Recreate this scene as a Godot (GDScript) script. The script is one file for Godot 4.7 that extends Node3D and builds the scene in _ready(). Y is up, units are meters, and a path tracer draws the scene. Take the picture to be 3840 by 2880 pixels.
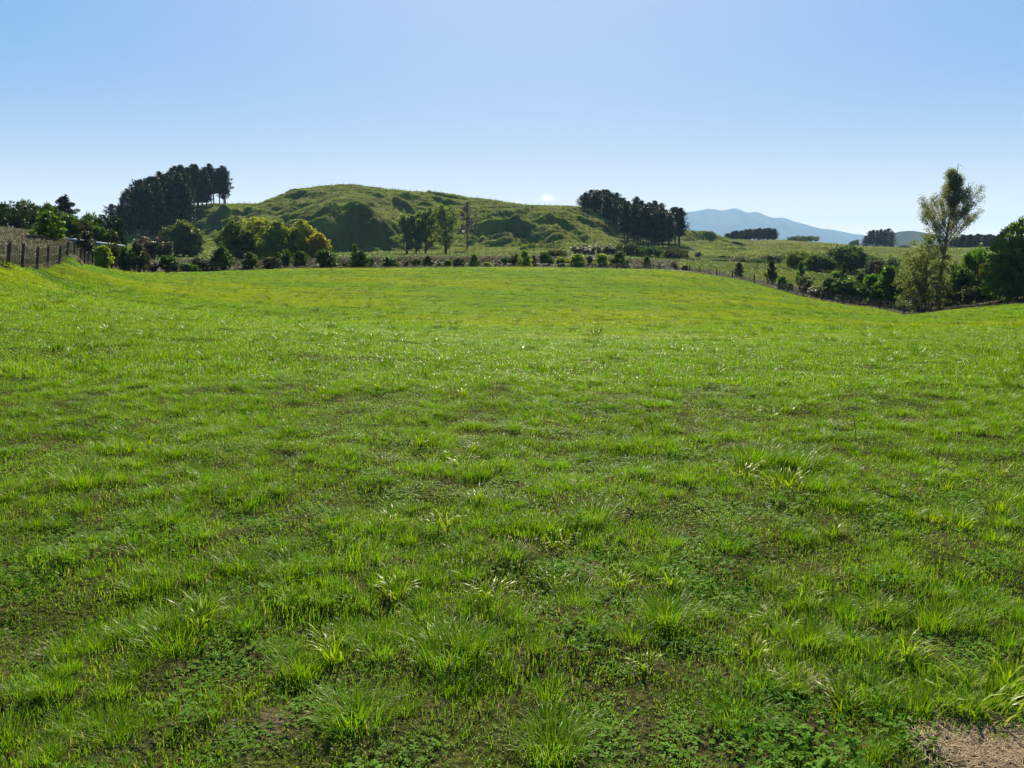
extends Node3D
# A sheep paddock under a clear sky, looking towards the sun: grass in front, fences, shrubs, a hill with pines, mountains far off.
# World metres: x right, y up, the view goes along -z; d is the distance ahead (-z).

var rng := RandomNumberGenerator.new()
var taken := {}
var mats := {}
var shapes := {}

func _ready() -> void:
	rng.seed = 7
	make_camera()
	make_sky()
	make_terrain()
	make_mountains()
	make_grass()
	make_fences()
	make_pines()
	make_trees()
	make_shrubs()
	make_far_cover()
	make_small_things()

# ---------------------------------------------------------------- camera, sky, sun
func make_camera() -> void:
	var c := Camera3D.new()
	c.name = "camera"
	c.fov = 50.0
	c.near = 0.05
	c.far = 30000.0
	c.position = Vector3(0, 1.6, 0)
	c.rotation = Vector3(deg_to_rad(-9.24), 0, 0)
	add_child(c)
	c.current = true

const SUN_TURN := 1.5
const SUN_HEIGHT := 35.0

func make_sky() -> void:
	var l := DirectionalLight3D.new()
	l.name = "sun"
	l.light_energy = 1.6
	l.light_color = Color(1.0, 0.95, 0.86)
	l.light_angular_distance = 0.5
	l.shadow_enabled = true
	l.rotation = Vector3(deg_to_rad(-SUN_HEIGHT), deg_to_rad(180.0 - SUN_TURN), 0)
	add_child(l)
	var W := 512
	var Hh := 256
	var im := Image.create(W, Hh, false, Image.FORMAT_RGBF)
	var a := deg_to_rad(SUN_TURN)
	var e := deg_to_rad(SUN_HEIGHT)
	var sd := Vector3(sin(a) * cos(e), sin(e), -cos(a) * cos(e))
	var zen := Vector3(0.02, 0.08, 0.20)
	var mid := Vector3(0.042, 0.145, 0.265)
	var low := Vector3(0.62, 0.48, 0.27)
	for j in Hh:
		var el := PI * (0.5 - (j + 0.5) / Hh)
		var s := sin(maxf(el, 0.0))
		var k1 := exp(-s / 0.062)
		var k2 := exp(-s / 0.50)
		for i in W:
			var az := (i + 0.5) / W * TAU - PI
			var dir := Vector3(sin(az) * cos(el), sin(el), -cos(az) * cos(el))
			var g: float = maxf(dir.dot(sd), 0.0)
			var c: Vector3 = zen.lerp(mid, k2).lerp(low, k1)
			c += Vector3(0.175, 0.115, 0.07) * pow(g, 9.0) + Vector3(0.05, 0.05, 0.04) * pow(g, 60.0)
			if el < 0.0:
				c = Vector3(0.10, 0.13, 0.09)
			im.set_pixel(i, j, Color(c.x, c.y, c.z))
	im.resize(2048, 1024, Image.INTERPOLATE_CUBIC)
	# three scraps of white cloud low over the hill, one by the far mountain
	for cl in [[2.469, 3.460, 0.62, 0.26, 0.95], [0.346, 3.268, 0.28, 0.09, 0.8], [1.614, 3.468, 0.09, 0.06, 0.5], [3.117, 3.441, 0.16, 0.08, 0.4], [22.607, 1.300, 0.45, 0.07, 0.7]]:
		var cx: float = (cl[0] / 360.0 + 0.5) * 2048.0
		var cy: float = (0.5 - cl[1] / 180.0) * 1024.0
		var rx: float = cl[2] / 360.0 * 2048.0
		var ry: float = cl[3] / 180.0 * 1024.0
		for y in range(int(cy - ry * 2) - 1, int(cy + ry * 2) + 2):
			for x in range(int(cx - rx * 1.5) - 1, int(cx + rx * 1.5) + 2):
				var u := (x + 0.5 - cx) / rx
				var v := (y + 0.5 - cy) / ry
				var lump: float = 0.75 + 0.25 * sin(x * 1.3 + cl[0]) * sin(x * 0.61 + 1.0)
				var q: float = u * u + (v * v if v < 0 else v * v * 3.0)
				var f: float = clampf((lump - q) * 1.6, 0.0, 1.0) * cl[4]
				var o := im.get_pixel(posmod(x, 2048), y)
				im.set_pixel(posmod(x, 2048), y, o.lerp(Color(0.5, 0.47, 0.42), f))
	var pm := PanoramaSkyMaterial.new()
	pm.panorama = ImageTexture.create_from_image(im)
	var sky := Sky.new()
	sky.sky_material = pm
	var env := Environment.new()
	env.background_mode = Environment.BG_SKY
	env.sky = sky
	env.sky_rotation = Vector3(0, PI, 0)     # the seam of the picture lies behind the camera
	env.background_energy_multiplier = 1.0
	env.tonemap_mode = Environment.TONE_MAPPER_LINEAR
	env.tonemap_exposure = 3.2
	env.sdfgi_enabled = true
	env.ssao_enabled = true
	env.ssil_enabled = true
	env.fog_enabled = true
	env.fog_density = 6.6e-05
	env.fog_light_color = Color(0.665, 0.835, 1.0)
	var w := WorldEnvironment.new()
	w.name = "world"
	w.environment = env
	add_child(w)

# ---------------------------------------------------------------- naming and materials
func numbered(called: String) -> String:
	var n: int = taken.get(called, 0)
	taken[called] = n + 1
	return called if n == 0 else "%s_%03d" % [called, n]

func tag(o: Node, label: String, category: String, group := "", kind := "") -> void:
	if label: o.set_meta("label", label)
	if category: o.set_meta("category", category)
	if group: o.set_meta("group", group)
	if kind: o.set_meta("kind", kind)

func thing(called: String, label: String, category: String, pos: Vector3, group := "") -> Node3D:
	var o := Node3D.new()
	o.name = numbered(called)
	o.position = pos
	add_child(o)
	tag(o, label, category, group)
	return o

func part(o: Node3D, called: String, m: Mesh, mat: Material) -> MeshInstance3D:
	var i := MeshInstance3D.new()
	i.name = called
	i.mesh = m
	i.material_override = mat
	o.add_child(i, true)
	return i

func lin(r: float, g: float, b: float) -> Color:
	return Color(r, g, b).linear_to_srgb()

func leaf_mat(key: String, c: Color, glow: Color, rough := 0.5, spec := 0.4) -> StandardMaterial3D:
	if mats.has(key):
		return mats[key]
	var m := StandardMaterial3D.new()
	m.resource_name = key
	m.albedo_color = lin(c.r, c.g, c.b)
	m.vertex_color_use_as_albedo = true
	m.roughness = rough
	m.metallic_specular = spec
	m.cull_mode = BaseMaterial3D.CULL_DISABLED
	m.backlight_enabled = true
	m.backlight = lin(glow.r, glow.g, glow.b)
	mats[key] = m
	return m

func dull_mat(key: String, c: Color, rough := 0.9) -> StandardMaterial3D:
	if mats.has(key):
		return mats[key]
	var m := StandardMaterial3D.new()
	m.resource_name = key
	m.albedo_color = lin(c.r, c.g, c.b)
	m.vertex_color_use_as_albedo = true
	m.roughness = rough
	m.metallic_specular = 0.04
	mats[key] = m
	return m

func wood_mat(key: String, c: Color) -> StandardMaterial3D:
	if mats.has(key):
		return mats[key]
	var m := dull_mat(key, c)
	m.vertex_color_use_as_albedo = false
	var n := FastNoiseLite.new()
	n.seed = 5
	n.frequency = 0.03
	n.fractal_octaves = 4
	var ramp := Gradient.new()
	ramp.set_color(0, Color(0.45, 0.43, 0.42))
	ramp.set_color(1, Color(1, 1, 1))
	var t := NoiseTexture2D.new()
	t.width = 256
	t.height = 256
	t.seamless = true
	t.noise = n
	t.color_ramp = ramp
	m.albedo_texture = t
	m.uv1_triplanar = true
	m.uv1_scale = Vector3(7, 0.8, 7)
	return m

# ---------------------------------------------------------------- mesh collector
class Acc:
	var v := PackedVector3Array()
	var n := PackedVector3Array()
	var c := PackedColorArray()
	var i := PackedInt32Array()
	var rng: RandomNumberGenerator
	func _init(r: RandomNumberGenerator) -> void:
		rng = r
	func unit() -> Vector3:
		var y := rng.randf_range(-1, 1)
		var a := rng.randf() * TAU
		var s := sqrt(1 - y * y)
		return Vector3(cos(a) * s, y, sin(a) * s)
	func leaf(p: Vector3, size: float, col: Color, wide := 0.6) -> void:
		var a := unit()
		var b := a.cross(unit()).normalized()
		leaf_dir(p, a * size * 0.5, b * size * 0.5 * wide, col)
	func leaf_dir(p: Vector3, a: Vector3, b: Vector3, col: Color) -> void:
		var k := v.size()
		v.append(p - a); v.append(p + b + a * 0.1); v.append(p + a); v.append(p - b + a * 0.1)
		var q := a.cross(b).normalized()
		for z in 4:
			n.append(q); c.append(col)
		i.append(k); i.append(k + 1); i.append(k + 2); i.append(k); i.append(k + 2); i.append(k + 3)
	func tri(a: Vector3, b: Vector3, d: Vector3, col: Color) -> void:
		var k := v.size()
		var q := (d - a).cross(b - a).normalized()
		v.append(a); v.append(b); v.append(d)
		for z in 3:
			n.append(q); c.append(col)
		i.append(k); i.append(k + 1); i.append(k + 2)
	# a grass blade: a tapering strip that leans over along dir
	func blade(p: Vector3, dir: Vector3, h: float, w: float, lean: float, col: Color, tip: Color, steps := 3) -> void:
		var k := v.size()
		var side := Vector3(-dir.z, 0, dir.x)
		var tw := rng.randf_range(-0.6, 0.6)
		side = (side * cos(tw) + dir * sin(tw))
		var ang := rng.randf_range(0.05, 0.35)
		var step := h / steps
		var q := p
		for s in steps + 1:
			var f := float(s) / steps
			var ww := w * (1.0 - f * f * 0.85) * 0.5
			var up := Vector3(dir.x * sin(ang), cos(ang), dir.z * sin(ang))
			var nn := side.cross(up).normalized()
			var cc := col.lerp(tip, f)
			if s < steps:
				v.append(q - side * ww); v.append(q + side * ww)
				n.append(nn); n.append(nn); c.append(cc); c.append(cc)
			else:
				v.append(q); n.append(nn); c.append(cc)
			q += up * step
			ang += lean / steps
		for s in steps - 1:
			var o := k + s * 2
			i.append(o); i.append(o + 2); i.append(o + 1)
			i.append(o + 1); i.append(o + 2); i.append(o + 3)
		var o2 := k + (steps - 1) * 2
		i.append(o2); i.append(o2 + 2); i.append(o2 + 1)
	func tube(pts: Array, rad: Array, col: Color, sides := 6) -> void:
		var k := v.size()
		for s in pts.size():
			var t: Vector3 = (pts[mini(s + 1, pts.size() - 1)] - pts[maxi(s - 1, 0)]).normalized()
			var a := t.cross(Vector3(0.31, 0.1, 0.94)).normalized()
			var b := t.cross(a)
			for j in sides:
				var g := TAU * j / sides
				var o: Vector3 = a * cos(g) + b * sin(g)
				v.append(pts[s] + o * rad[s]); n.append(o)
				var f := rng.randf_range(0.75, 1.2)
				c.append(Color(col.r * f, col.g * f, col.b * f))
		for s in pts.size() - 1:
			for j in sides:
				var o := k + s * sides + j
				var p := k + s * sides + (j + 1) % sides
				i.append(o); i.append(o + sides); i.append(p)
				i.append(p); i.append(o + sides); i.append(p + sides)
		# close the top
		var top := v.size()
		v.append(pts[-1]); n.append((pts[-1] - pts[-2]).normalized()); c.append(col)
		for j in sides:
			var o := k + (pts.size() - 1) * sides
			i.append(o + j); i.append(top); i.append(o + (j + 1) % sides)
	func mesh() -> ArrayMesh:
		var ar := []
		ar.resize(Mesh.ARRAY_MAX)
		ar[Mesh.ARRAY_VERTEX] = v
		ar[Mesh.ARRAY_NORMAL] = n
		ar[Mesh.ARRAY_COLOR] = c
		ar[Mesh.ARRAY_INDEX] = i
		var m := ArrayMesh.new()
		m.add_surface_from_arrays(Mesh.PRIMITIVE_TRIANGLES, ar)
		return m

func grey(f: float) -> Color:
	return Color(f, f, f)

# ---------------------------------------------------------------- terrain
const NC := 361
var ring_d := PackedFloat32Array()
var tab := PackedFloat32Array()
var slo := PackedFloat32Array()
var nz1 := FastNoiseLite.new()
var nz2 := FastNoiseLite.new()
var nz3 := FastNoiseLite.new()
var rid := FastNoiseLite.new()

# height of the land at some distances ahead: pairs of (x / d, height in metres)
var rings := [
	[2, [-0.8550, 0.000, 0.0000, 0.000, 0.8262, 0.000]],
	[8, [-0.8550, 0.020, 0.0000, 0.000, 0.8262, -0.050]],
	[15, [-0.8550, 0.100, -0.3747, 0.000, 0.0000, -0.300, 0.8262, -0.350]],
	[30, [-0.9751, 0.500, -0.6148, 0.200, -0.4948, -0.300, -0.2546, -1.100, 0.0000, -1.350, 0.3459, -1.350, 0.6148, -1.200, 0.9463, -1.100]],
	[45, [-0.8526, 1.868, -0.6151, 0.961, -0.5917, 0.667, -0.5457, -0.436, -0.4505, -1.303, -0.2574, -1.957, 0.0000, -2.176, 0.2285, -2.285, 0.4722, -2.669, 0.6229, -2.559, 0.9577, -2.285]],
	[60, [-0.8498, 3.157, -0.6127, 2.169, -0.5720, 1.389, -0.5456, 0.642, -0.5140, 0.034, -0.4489, -0.899, -0.3771, -1.475, -0.2566, -1.981, 0.0000, -2.416, 0.2279, -2.634, 0.4712, -3.288, 0.6212, -2.924, 0.9548, -2.416]],
	[80, [-0.8491, 4.051, -0.6114, 3.395, -0.5701, 3.019, -0.5383, 2.548, -0.5145, 0.179, -0.4956, -0.202, -0.4482, -0.966, -0.3763, -1.540, -0.2559, -1.828, 0.0000, -2.212, 0.2273, -2.693, 0.3730, -3.561, 0.4710, -4.724, 0.5433, -4.239, 0.6203, -3.706, 0.9533, -2.982]],
	[100, [-0.8490, 4.781, -0.6112, 4.078, -0.5700, 3.491, -0.5348, 2.667, -0.5137, 0.775, -0.4955, -0.473, -0.4479, -1.189, -0.3759, -1.607, -0.2554, -1.667, 0.0000, -1.727, 0.1785, -2.086, 0.2997, -3.526, 0.3730, -4.731, 0.4499, -5.698, 0.4806, -6.183, 0.5430, -5.335, 0.6195, -4.248, 0.9518, -3.165]],
	[125, [-0.8490, 5.577, -0.6111, 4.844, -0.5699, 4.110, -0.5348, 2.933, -0.5117, 1.753, -0.4950, -0.174, -0.4478, -1.767, -0.3756, -1.692, -0.3153, -1.454, -0.2550, -1.215, -0.1708, -1.156, 0.0000, -1.007, 0.1059, -1.215, 0.1781, -1.439, 0.2264, -2.110, 0.2931, -3.381, 0.3236, -4.206, 0.3542, -4.957, 0.4336, -6.464, 0.4824, -7.069, 0.5425, -6.313, 0.6190, -5.108, 0.9509, -3.606]],
	[150, [-0.8488, 6.548, -0.6110, 5.669, -0.5347, 3.377, -0.5116, 1.960, -0.4944, 0.540, -0.4476, -1.957, -0.3756, -2.494, -0.2552, -2.315, 0.0000, -2.136, 0.1059, -2.136, 0.1781, -2.011, 0.2264, -2.583, 0.2663, -3.300, 0.2991, -4.108, 0.3719, -5.367, 0.4329, -6.630, 0.4817, -7.353, 0.5418, -6.630, 0.6182, -5.187, 0.9496, -3.390]],
	[175, [-0.8486, 7.577, -0.6108, 6.552, -0.4938, 1.607, -0.4469, -0.883, -0.3753, -2.133, -0.2550, -2.133, 0.0000, -2.029, 0.1058, -1.924, 0.1780, -1.924, 0.2262, -2.550, 0.2987, -3.803, 0.3715, -5.269, 0.4323, -6.528, 0.4808, -6.949, 0.6173, -4.850, 0.9485, -2.967]],
	[190, [-0.8486, 8.089, -0.6108, 6.977, -0.4938, 1.607, -0.4467, -0.645, -0.3749, -1.322, -0.2546, -0.645, 0.0000, -0.306, 0.1057, -0.645, 0.1779, -1.548, 0.2261, -2.226, 0.2985, -3.359, 0.3712, -4.720, 0.4318, -5.858, 0.4803, -6.313, 0.6168, -4.266, 0.9478, -2.453]],
	[230, [-0.8488, 9.186, -0.6111, 7.569, -0.4938, 1.609, -0.4224, -0.026, -0.3745, -0.298, -0.2544, -0.298, 0.0000, -0.162, 0.1056, -0.435, 0.1777, -1.117, 0.2259, -1.937, 0.2982, -3.032, 0.3707, -4.128, 0.4793, -5.226, 0.6158, -3.306, 0.9467, -1.664]],
	[290, [-0.8488, 11.166, -0.6111, 9.127, -0.4934, 2.982, -0.4220, 1.268, -0.3741, 0.753, -0.2543, 0.238, 0.0000, 0.066, 0.1056, -0.106, 0.1776, -0.794, 0.2257, -1.482, 0.2979, -2.515, 0.3702, -3.205, 0.4785, -3.895, 0.6148, -1.826, 0.9456, -0.450]],
	[320, [-0.8495, 10.656, -0.6115, 8.403, -0.4809, 5.390, -0.4213, 4.258, -0.3738, 2.369, -0.3140, 1.612, -0.2542, 0.855, -0.2063, 0.665, -0.1463, 0.855, -0.0863, 0.665, 0.0000, 1.044, 0.0575, 1.612, 0.1055, 1.991, 0.1775, 0.855, 0.2255, -0.283, 0.2977, -1.421, 0.3699, -2.181, 0.4781, -2.941, 0.6144, -0.662, 0.9450, 0.476]],
	[346, [-0.8495, 11.392, -0.6114, 9.362, -0.4804, 7.735, -0.4208, 6.921, -0.3734, 4.883, -0.3373, 5.698, -0.2893, 7.328, -0.2407, 14.227, -0.2226, 16.247, -0.1987, 16.853, -0.1750, 16.449, -0.1572, 14.631, -0.1396, 10.986, -0.1220, 6.514, -0.0862, 4.475, -0.0563, 3.249, -0.0263, 4.066, 0.0000, 5.291, 0.0335, 5.698, 0.0694, 5.698, 0.1053, 5.291, 0.1353, 3.249, 0.1774, 1.613, 0.2254, 0.794, 0.2975, -0.435, 0.3697, -1.256, 0.4779, -2.077, 0.6141, -0.025, 0.9448, 0.794]],
	[365, [-0.8495, 11.929, -0.6113, 10.217, -0.4803, 8.930, -0.4207, 8.072, -0.3729, 7.643, -0.3368, 9.359, -0.2888, 11.501, -0.2403, 18.328, -0.2162, 21.090, -0.1984, 21.726, -0.1806, 21.514, -0.1570, 19.179, -0.1393, 16.199, -0.1217, 11.929, -0.0860, 9.359, -0.0561, 9.359, -0.0418, 10.217, -0.0179, 11.929, 0.0095, 11.073, 0.0334, 11.073, 0.0477, 12.357, 0.0716, 11.073, 0.0920, 8.501, 0.1292, 5.493, 0.1533, 3.340, 0.1773, 2.477, 0.2253, 1.830, 0.2974, 0.750, 0.3694, -0.115, 0.4776, -0.980, 0.6139, 0.750, 0.9445, 1.614]],
	[400, [-0.8495, 12.920, -0.6113, 11.043, -0.4801, 10.573, -0.4199, 13.389, -0.3834, 17.599, -0.3472, 20.865, -0.3234, 21.330, -0.2878, 20.399, -0.2518, 23.656, -0.2159, 26.905, -0.1981, 27.369, -0.1566, 26.442, -0.1212, 22.726, -0.0856, 20.399, -0.0500, 19.466, -0.0178, 19.466, 0.0095, 19.000, 0.0393, 19.000, 0.0691, 17.132, 0.0930, 13.857, 0.1171, 10.103, 0.1531, 6.338, 0.1771, 4.923, 0.2251, 3.979, 0.2972, 2.088, 0.3692, 1.142, 0.4773, 0.195, 0.6138, 1.142, 0.9443, 2.088]],
	[435, [-0.8496, 13.400, -0.6112, 12.380, -0.4915, 13.910, -0.4433, 16.966, -0.3946, 24.069, -0.3446, 24.575, -0.3090, 24.575, -0.2874, 26.344, -0.2513, 30.631, -0.2156, 32.392, -0.1872, 32.895, -0.1328, 30.631, -0.0855, 27.606, -0.0380, 25.081, -0.0024, 23.816, 0.0452, 23.158, 0.0809, 22.550, 0.1047, 20.015, 0.1288, 14.420, 0.1650, 8.290, 0.2045, 7.778, 0.2490, 4.701, 0.2970, 3.673, 0.3690, 2.645, 0.4771, 1.102, 0.6137, 1.616, 0.9443, 2.131]],
	[470, [-0.8496, 14.350, -0.6112, 13.247, -0.4432, 18.752, -0.3947, 25.330, -0.3447, 25.604, -0.3090, 26.150, -0.2776, 30.789, -0.2559, 34.598, -0.2226, 36.227, -0.1871, 36.498, -0.1410, 34.489, -0.0854, 32.423, -0.0309, 29.699, -0.0024, 27.243, 0.0404, 25.877, 0.0785, 25.330, 0.1047, 22.593, 0.1287, 17.653, 0.1647, 13.247, 0.1863, 12.695, 0.2042, 12.420, 0.2343, 9.658, 0.2729, 6.059, 0.3173, 4.395, 0.3689, 3.285, 0.4770, 1.618, 0.6137, 1.618, 0.9443, 2.174]],
	[520, [-0.8504, 12.654, -0.6117, 12.043, -0.4438, 16.316, -0.3451, 24.220, -0.2781, 28.460, -0.2231, 33.894, -0.1874, 34.497, -0.1412, 32.688, -0.0309, 27.855, 0.0405, 24.220, 0.1049, 19.969, 0.1649, 10.821, 0.2043, 11.738, 0.2343, 9.597, 0.2728, 7.147, 0.3172, 5.920, 0.3688, 5.000, 0.4289, 2.850, 0.6135, 2.235, 0.9441, 2.850]],
	[650, [-0.8514, 10.831, -0.6123, 10.831, -0.3460, 19.995, -0.1881, 28.358, 0.0406, 19.995, 0.1651, 9.299, 0.2047, 7.000, 0.2513, 8.150, 0.3171, 8.763, 0.3638, 7.537, 0.4168, 4.314, 0.4649, 2.778, 0.6135, 2.393, 0.9441, 3.162]],
	[900, [-0.8527, 5.890, -0.6132, 5.890, -0.0144, 12.261, 0.2251, 8.015, 0.3172, 9.077, 0.3639, 8.546, 0.4407, 5.890, 0.6134, 3.763, 0.9441, 3.763]],
	[2000, [-0.8532, 4.041, 0.0000, 4.041, 0.2253, 4.987, 0.9443, 4.041]],
	[9000, [-0.8533, 7.264, 0.0000, 7.264, 0.9444, 7.264]],
]
# steep little faces on the hill (old slips, gully heads, benches): height of the step, its half width, then x, d along its edge
var scarps := [
	[3.2, 4, -115.20, 438.40, -103.28, 422.92, -95.45, 415.39, -84.34, 403.13],
	[3, 3.5, -123.76, 410.44, -121.44, 414.15],
	[3, 3.5, -116.28, 401.93, -109.79, 399.53],
	[3, 3.5, -100.20, 391.24, -97.93, 393.59, -93.40, 390.07],
	[3, 3.5, -97.59, 372.93, -92.90, 372.93, -89.12, 371.81],
	[6, 4.5, -131.57, 386.58, -129.44, 390.07, -125.22, 394.77, -125.78, 412.91],
	[6, 4.5, -138.45, 384.27, -134.80, 386.58, -131.17, 386.58],
	[2.5, 3.5, -140.05, 372.93, -134.21, 375.17, -129.52, 372.93],
	[2.5, 3.5, -132.61, 356.54, -129.27, 361.92],
	[5.5, 4, -103.37, 369.59, -99.68, 371.81, -91.12, 360.84],
	[5, 6, -87.90, 355.48, -76.89, 349.14, -71.51, 351.24, -61.15, 343.95],
	[5, 6, -71.09, 350.19, -65.99, 346.02, -59.46, 340.88, -56.70, 338.84, -53.08, 337.83, -47.62, 335.81],
	[6, 6, -78.12, 337.83, -69.18, 338.84, -60.44, 336.82],
	[6, 6, -68.60, 336.82, -61.31, 334.80, -53.40, 332.80, -47.36, 333.80],
	[7, 4.5, -68.08, 409.22, -60.52, 400.73, -54.78, 394.77, -50.02, 388.90, -44.16, 390.07],
	[4, 4, -55.03, 415.39, -48.19, 422.92],
	[4, 4, -46.95, 407.99, -41.08, 407.99],
	[6, 4.5, -40.49, 424.19, -34.68, 428.02, -29.14, 424.19, -23.55, 417.89],
	[4, 4, -63.11, 371.81, -57.33, 366.28],
	[5, 4, -57.31, 376.29, -52.38, 374.05],
	[9, 6, -17.65, 365.19, -13.86, 365.19, -10.10, 366.28, -6.28, 365.19, -2.49, 364.10, 3.16, 363.01, 9.79, 357.61],
	[4, 3.5, -13.55, 356.54, -7.90, 352.29],
	[4, 3.5, -6.73, 348.10, -0.22, 344.98],
	[5, 4, 2.63, 342.92, 9.48, 346.02],
	[9, 6, -3.79, 360.84, 3.31, 360.84, 8.77, 354.41, 14.08, 349.14, 21.08, 338.84],
	[8, 5.5, 8.77, 370.70, 13.88, 374.05, 18.52, 374.05, 22.20, 370.70, 26.35, 364.10, 30.41, 367.38],
	[6, 5, 17.84, 359.76, 19.80, 354.41, 22.72, 348.10],
	[6, 5, 25.83, 356.54, 30.75, 353.35, 36.29, 342.92],
	[4, 3.5, 24.97, 417.89, 30.06, 410.44],
	[4, 3.5, 29.28, 399.53, 34.55, 403.13],
	[4, 3, 1.32, 327.86, 8.21, 330.82, 15.17, 332.80, 22.85, 333.80],
	[5, 4, -16.60, 376.29, -6.54, 380.83, 1.38, 393.59, 11.42, 419.14],
	[4, 4, -49.71, 453.09, -35.32, 447.69, -21.25, 442.36],
	[6, 4.5, 96.50, 462.69, 98.69, 450.38, 97.78, 421.66],
	[8, 5, 103.01, 457.18, 110.99, 458.55, 113.75, 441.04, 104.21, 376.29],
	[4, 4, 69.70, 297.00, 72.60, 289.97, 69.36, 262.67],
	[4, 4, 81.71, 313.45, 88.38, 316.28, 91.93, 306.03],
	[4, 4, 101.41, 337.83, 105.36, 324.92],
]
var scarp_box := []

func pchip(x: Array, y: Array) -> Array:
	var m := []
	m.resize(x.size())
	m.fill(0.0)
	for i in range(1, x.size() - 1):
		var h0: float = x[i] - x[i - 1]
		var h1: float = x[i + 1] - x[i]
		var s0: float = (y[i] - y[i - 1]) / h0
		var s1: float = (y[i + 1] - y[i]) / h1
		if s0 * s1 > 0.0:
			var w1 := 2 * h1 + h0
			var w2 := h1 + 2 * h0
			m[i] = (w1 + w2) / (w1 / s0 + w2 / s1)
	return m

func setup_terrain() -> void:
	for p in [[nz1, 11, 1.0, 2], [nz2, 23, 1.0, 3], [nz3, 37, 1.0, 4]]:
		p[0].seed = p[1]
		p[0].frequency = p[2]
		p[0].fractal_octaves = p[3]
		p[0].noise_type = FastNoiseLite.TYPE_SIMPLEX_SMOOTH
	rid.seed = 91
	rid.frequency = 1.0
	rid.fractal_type = FastNoiseLite.FRACTAL_RIDGED
	rid.fractal_octaves = 3
	for rg in rings:
		ring_d.append(rg[0])
		var xs := []
		var ys := []
		for k in range(0, rg[1].size(), 2):
			xs.append(rg[1][k])
			ys.append(rg[1][k + 1])
		var m := pchip(xs, ys)
		var k := 0
		for c in NC:
			var t: float = clampf(-0.9 + 1.8 * c / (NC - 1), xs[0], xs[-1])
			while k < xs.size() - 2 and t > xs[k + 1]:
				k += 1
			var h: float = xs[k + 1] - xs[k]
			var s: float = (t - xs[k]) / h
			tab.append(ys[k] * (1 + 2 * s) * (1 - s) * (1 - s) + h * m[k] * s * (1 - s) * (1 - s) + ys[k + 1] * s * s * (3 - 2 * s) + h * m[k + 1] * s * s * (s - 1))
	slo.resize(tab.size())
	var R := ring_d.size()
	for c in NC:
		var ys := []
		for r in R:
			ys.append(tab[r * NC + c])
		var m := pchip(Array(ring_d), ys)
		for r in R:
			slo[r * NC + c] = m[r]
	for s in scarps:
		var lo := Vector2(1e9, 1e9)
		var hi := -lo
		for k in range(2, s.size(), 2):
			var p := Vector2(s[k], s[k + 1])
			lo = lo.min(p)
			hi = hi.max(p)
		var g: float = s[1] * 2.6
		scarp_box.append(Rect2(lo - Vector2(g, g), hi - lo + Vector2(g, g) * 2.0))

func base_h(x: float, d: float) -> float:
	var t := clampf(x / maxf(d, 8.0), -0.8999, 0.8999)
	var fc := (t + 0.9) / 1.8 * (NC - 1)
	var c := int(fc)
	var f := fc - c
	if d <= ring_d[0]:
		return lerpf(tab[c], tab[c + 1], f)
	var hi := mini(ring_d.bsearch(d), ring_d.size() - 1)
	var lo := hi - 1
	var w := ring_d[hi] - ring_d[lo]
	var s := clampf((d - ring_d[lo]) / w, 0.0, 1.0)
	var a := lo * NC + c
	var b := hi * NC + c
	var y0 := lerpf(tab[a], tab[a + 1], f)
	var y1 := lerpf(tab[b], tab[b + 1], f)
	var m0 := lerpf(slo[a], slo[a + 1], f)
	var m1 := lerpf(slo[b], slo[b + 1], f)
	var q := 1.0 - s
	return y0 * (1 + 2 * s) * q * q + w * m0 * s * q * q + y1 * s * s * (3 - 2 * s) + w * m1 * s * s * (s - 1)

func ground(x: float, d: float) -> float:
	var hw := smoothstep(230.0, 330.0, d) * (1.0 - smoothstep(440.0, 475.0, d))
	var h := base_h(x + hw * 5.0 * nz1.get_noise_2d(x * 0.022, d * 0.022 + 70.0), d + hw * (5.0 * nz1.get_noise_2d(x * 0.025 + 33.0, d * 0.02) + 7.0 * nz2.get_noise_2d(x * 0.055, d * 0.07)))
	if d < 170.0:
		var w := 1.0 - smoothstep(60.0, 170.0, d)
		h += w * (0.05 * nz1.get_noise_2d(x * 0.22, d * 0.22) + 0.034 * nz2.get_noise_2d(x * 1.2, d * 1.2) + 0.03 * nz1.get_noise_2d(x * 2.3 + 11.0, d * 2.3) * (1.0 - smoothstep(12.0, 25.0, d)))
	elif d > 190.0:
		if d < 620.0:
			for k in scarps.size():
				if not scarp_box[k].has_point(Vector2(x, d)):
					continue
				h += scarp(scarps[k], x, d)
		var w2 := smoothstep(200.0, 330.0, d) * (1.0 - smoothstep(480.0, 600.0, d))
		if w2 > 0.0:
			var rough := 0.35 + 0.65 * smoothstep(-0.2, 0.5, nz3.get_noise_2d(x * 0.011 + 50.0, d * 0.011))
			h += w2 * (0.8 * nz1.get_noise_2d(x * 0.028, d * 0.028) + rough * (0.45 * rid.get_noise_2d(x * 0.02, d * 0.035) + 0.34 * nz2.get_noise_2d(x * 0.12, d * 0.18)))
			h += w2 * rough * 0.24 * sin(h * 3.6 + 4.0 * nz1.get_noise_2d(x * 0.03 + 9.0, d * 0.03))
		var tt := x / d
		h += smoothstep(0.2, 0.3, tt) * smoothstep(165.0, 240.0, d) * (1.0 - smoothstep(640.0, 800.0, d)) * (1.5 * nz1.get_noise_2d(x * 0.016 + 5.0, d * 0.022) + 0.5 * rid.get_noise_2d(x * 0.02, d * 0.03))
		h += smoothstep(600.0, 900.0, d) * 5.0 * nz1.get_noise_2d(x * 0.004, d * 0.004) * (1.0 - smoothstep(900.0, 2500.0, d))
	return h

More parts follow.
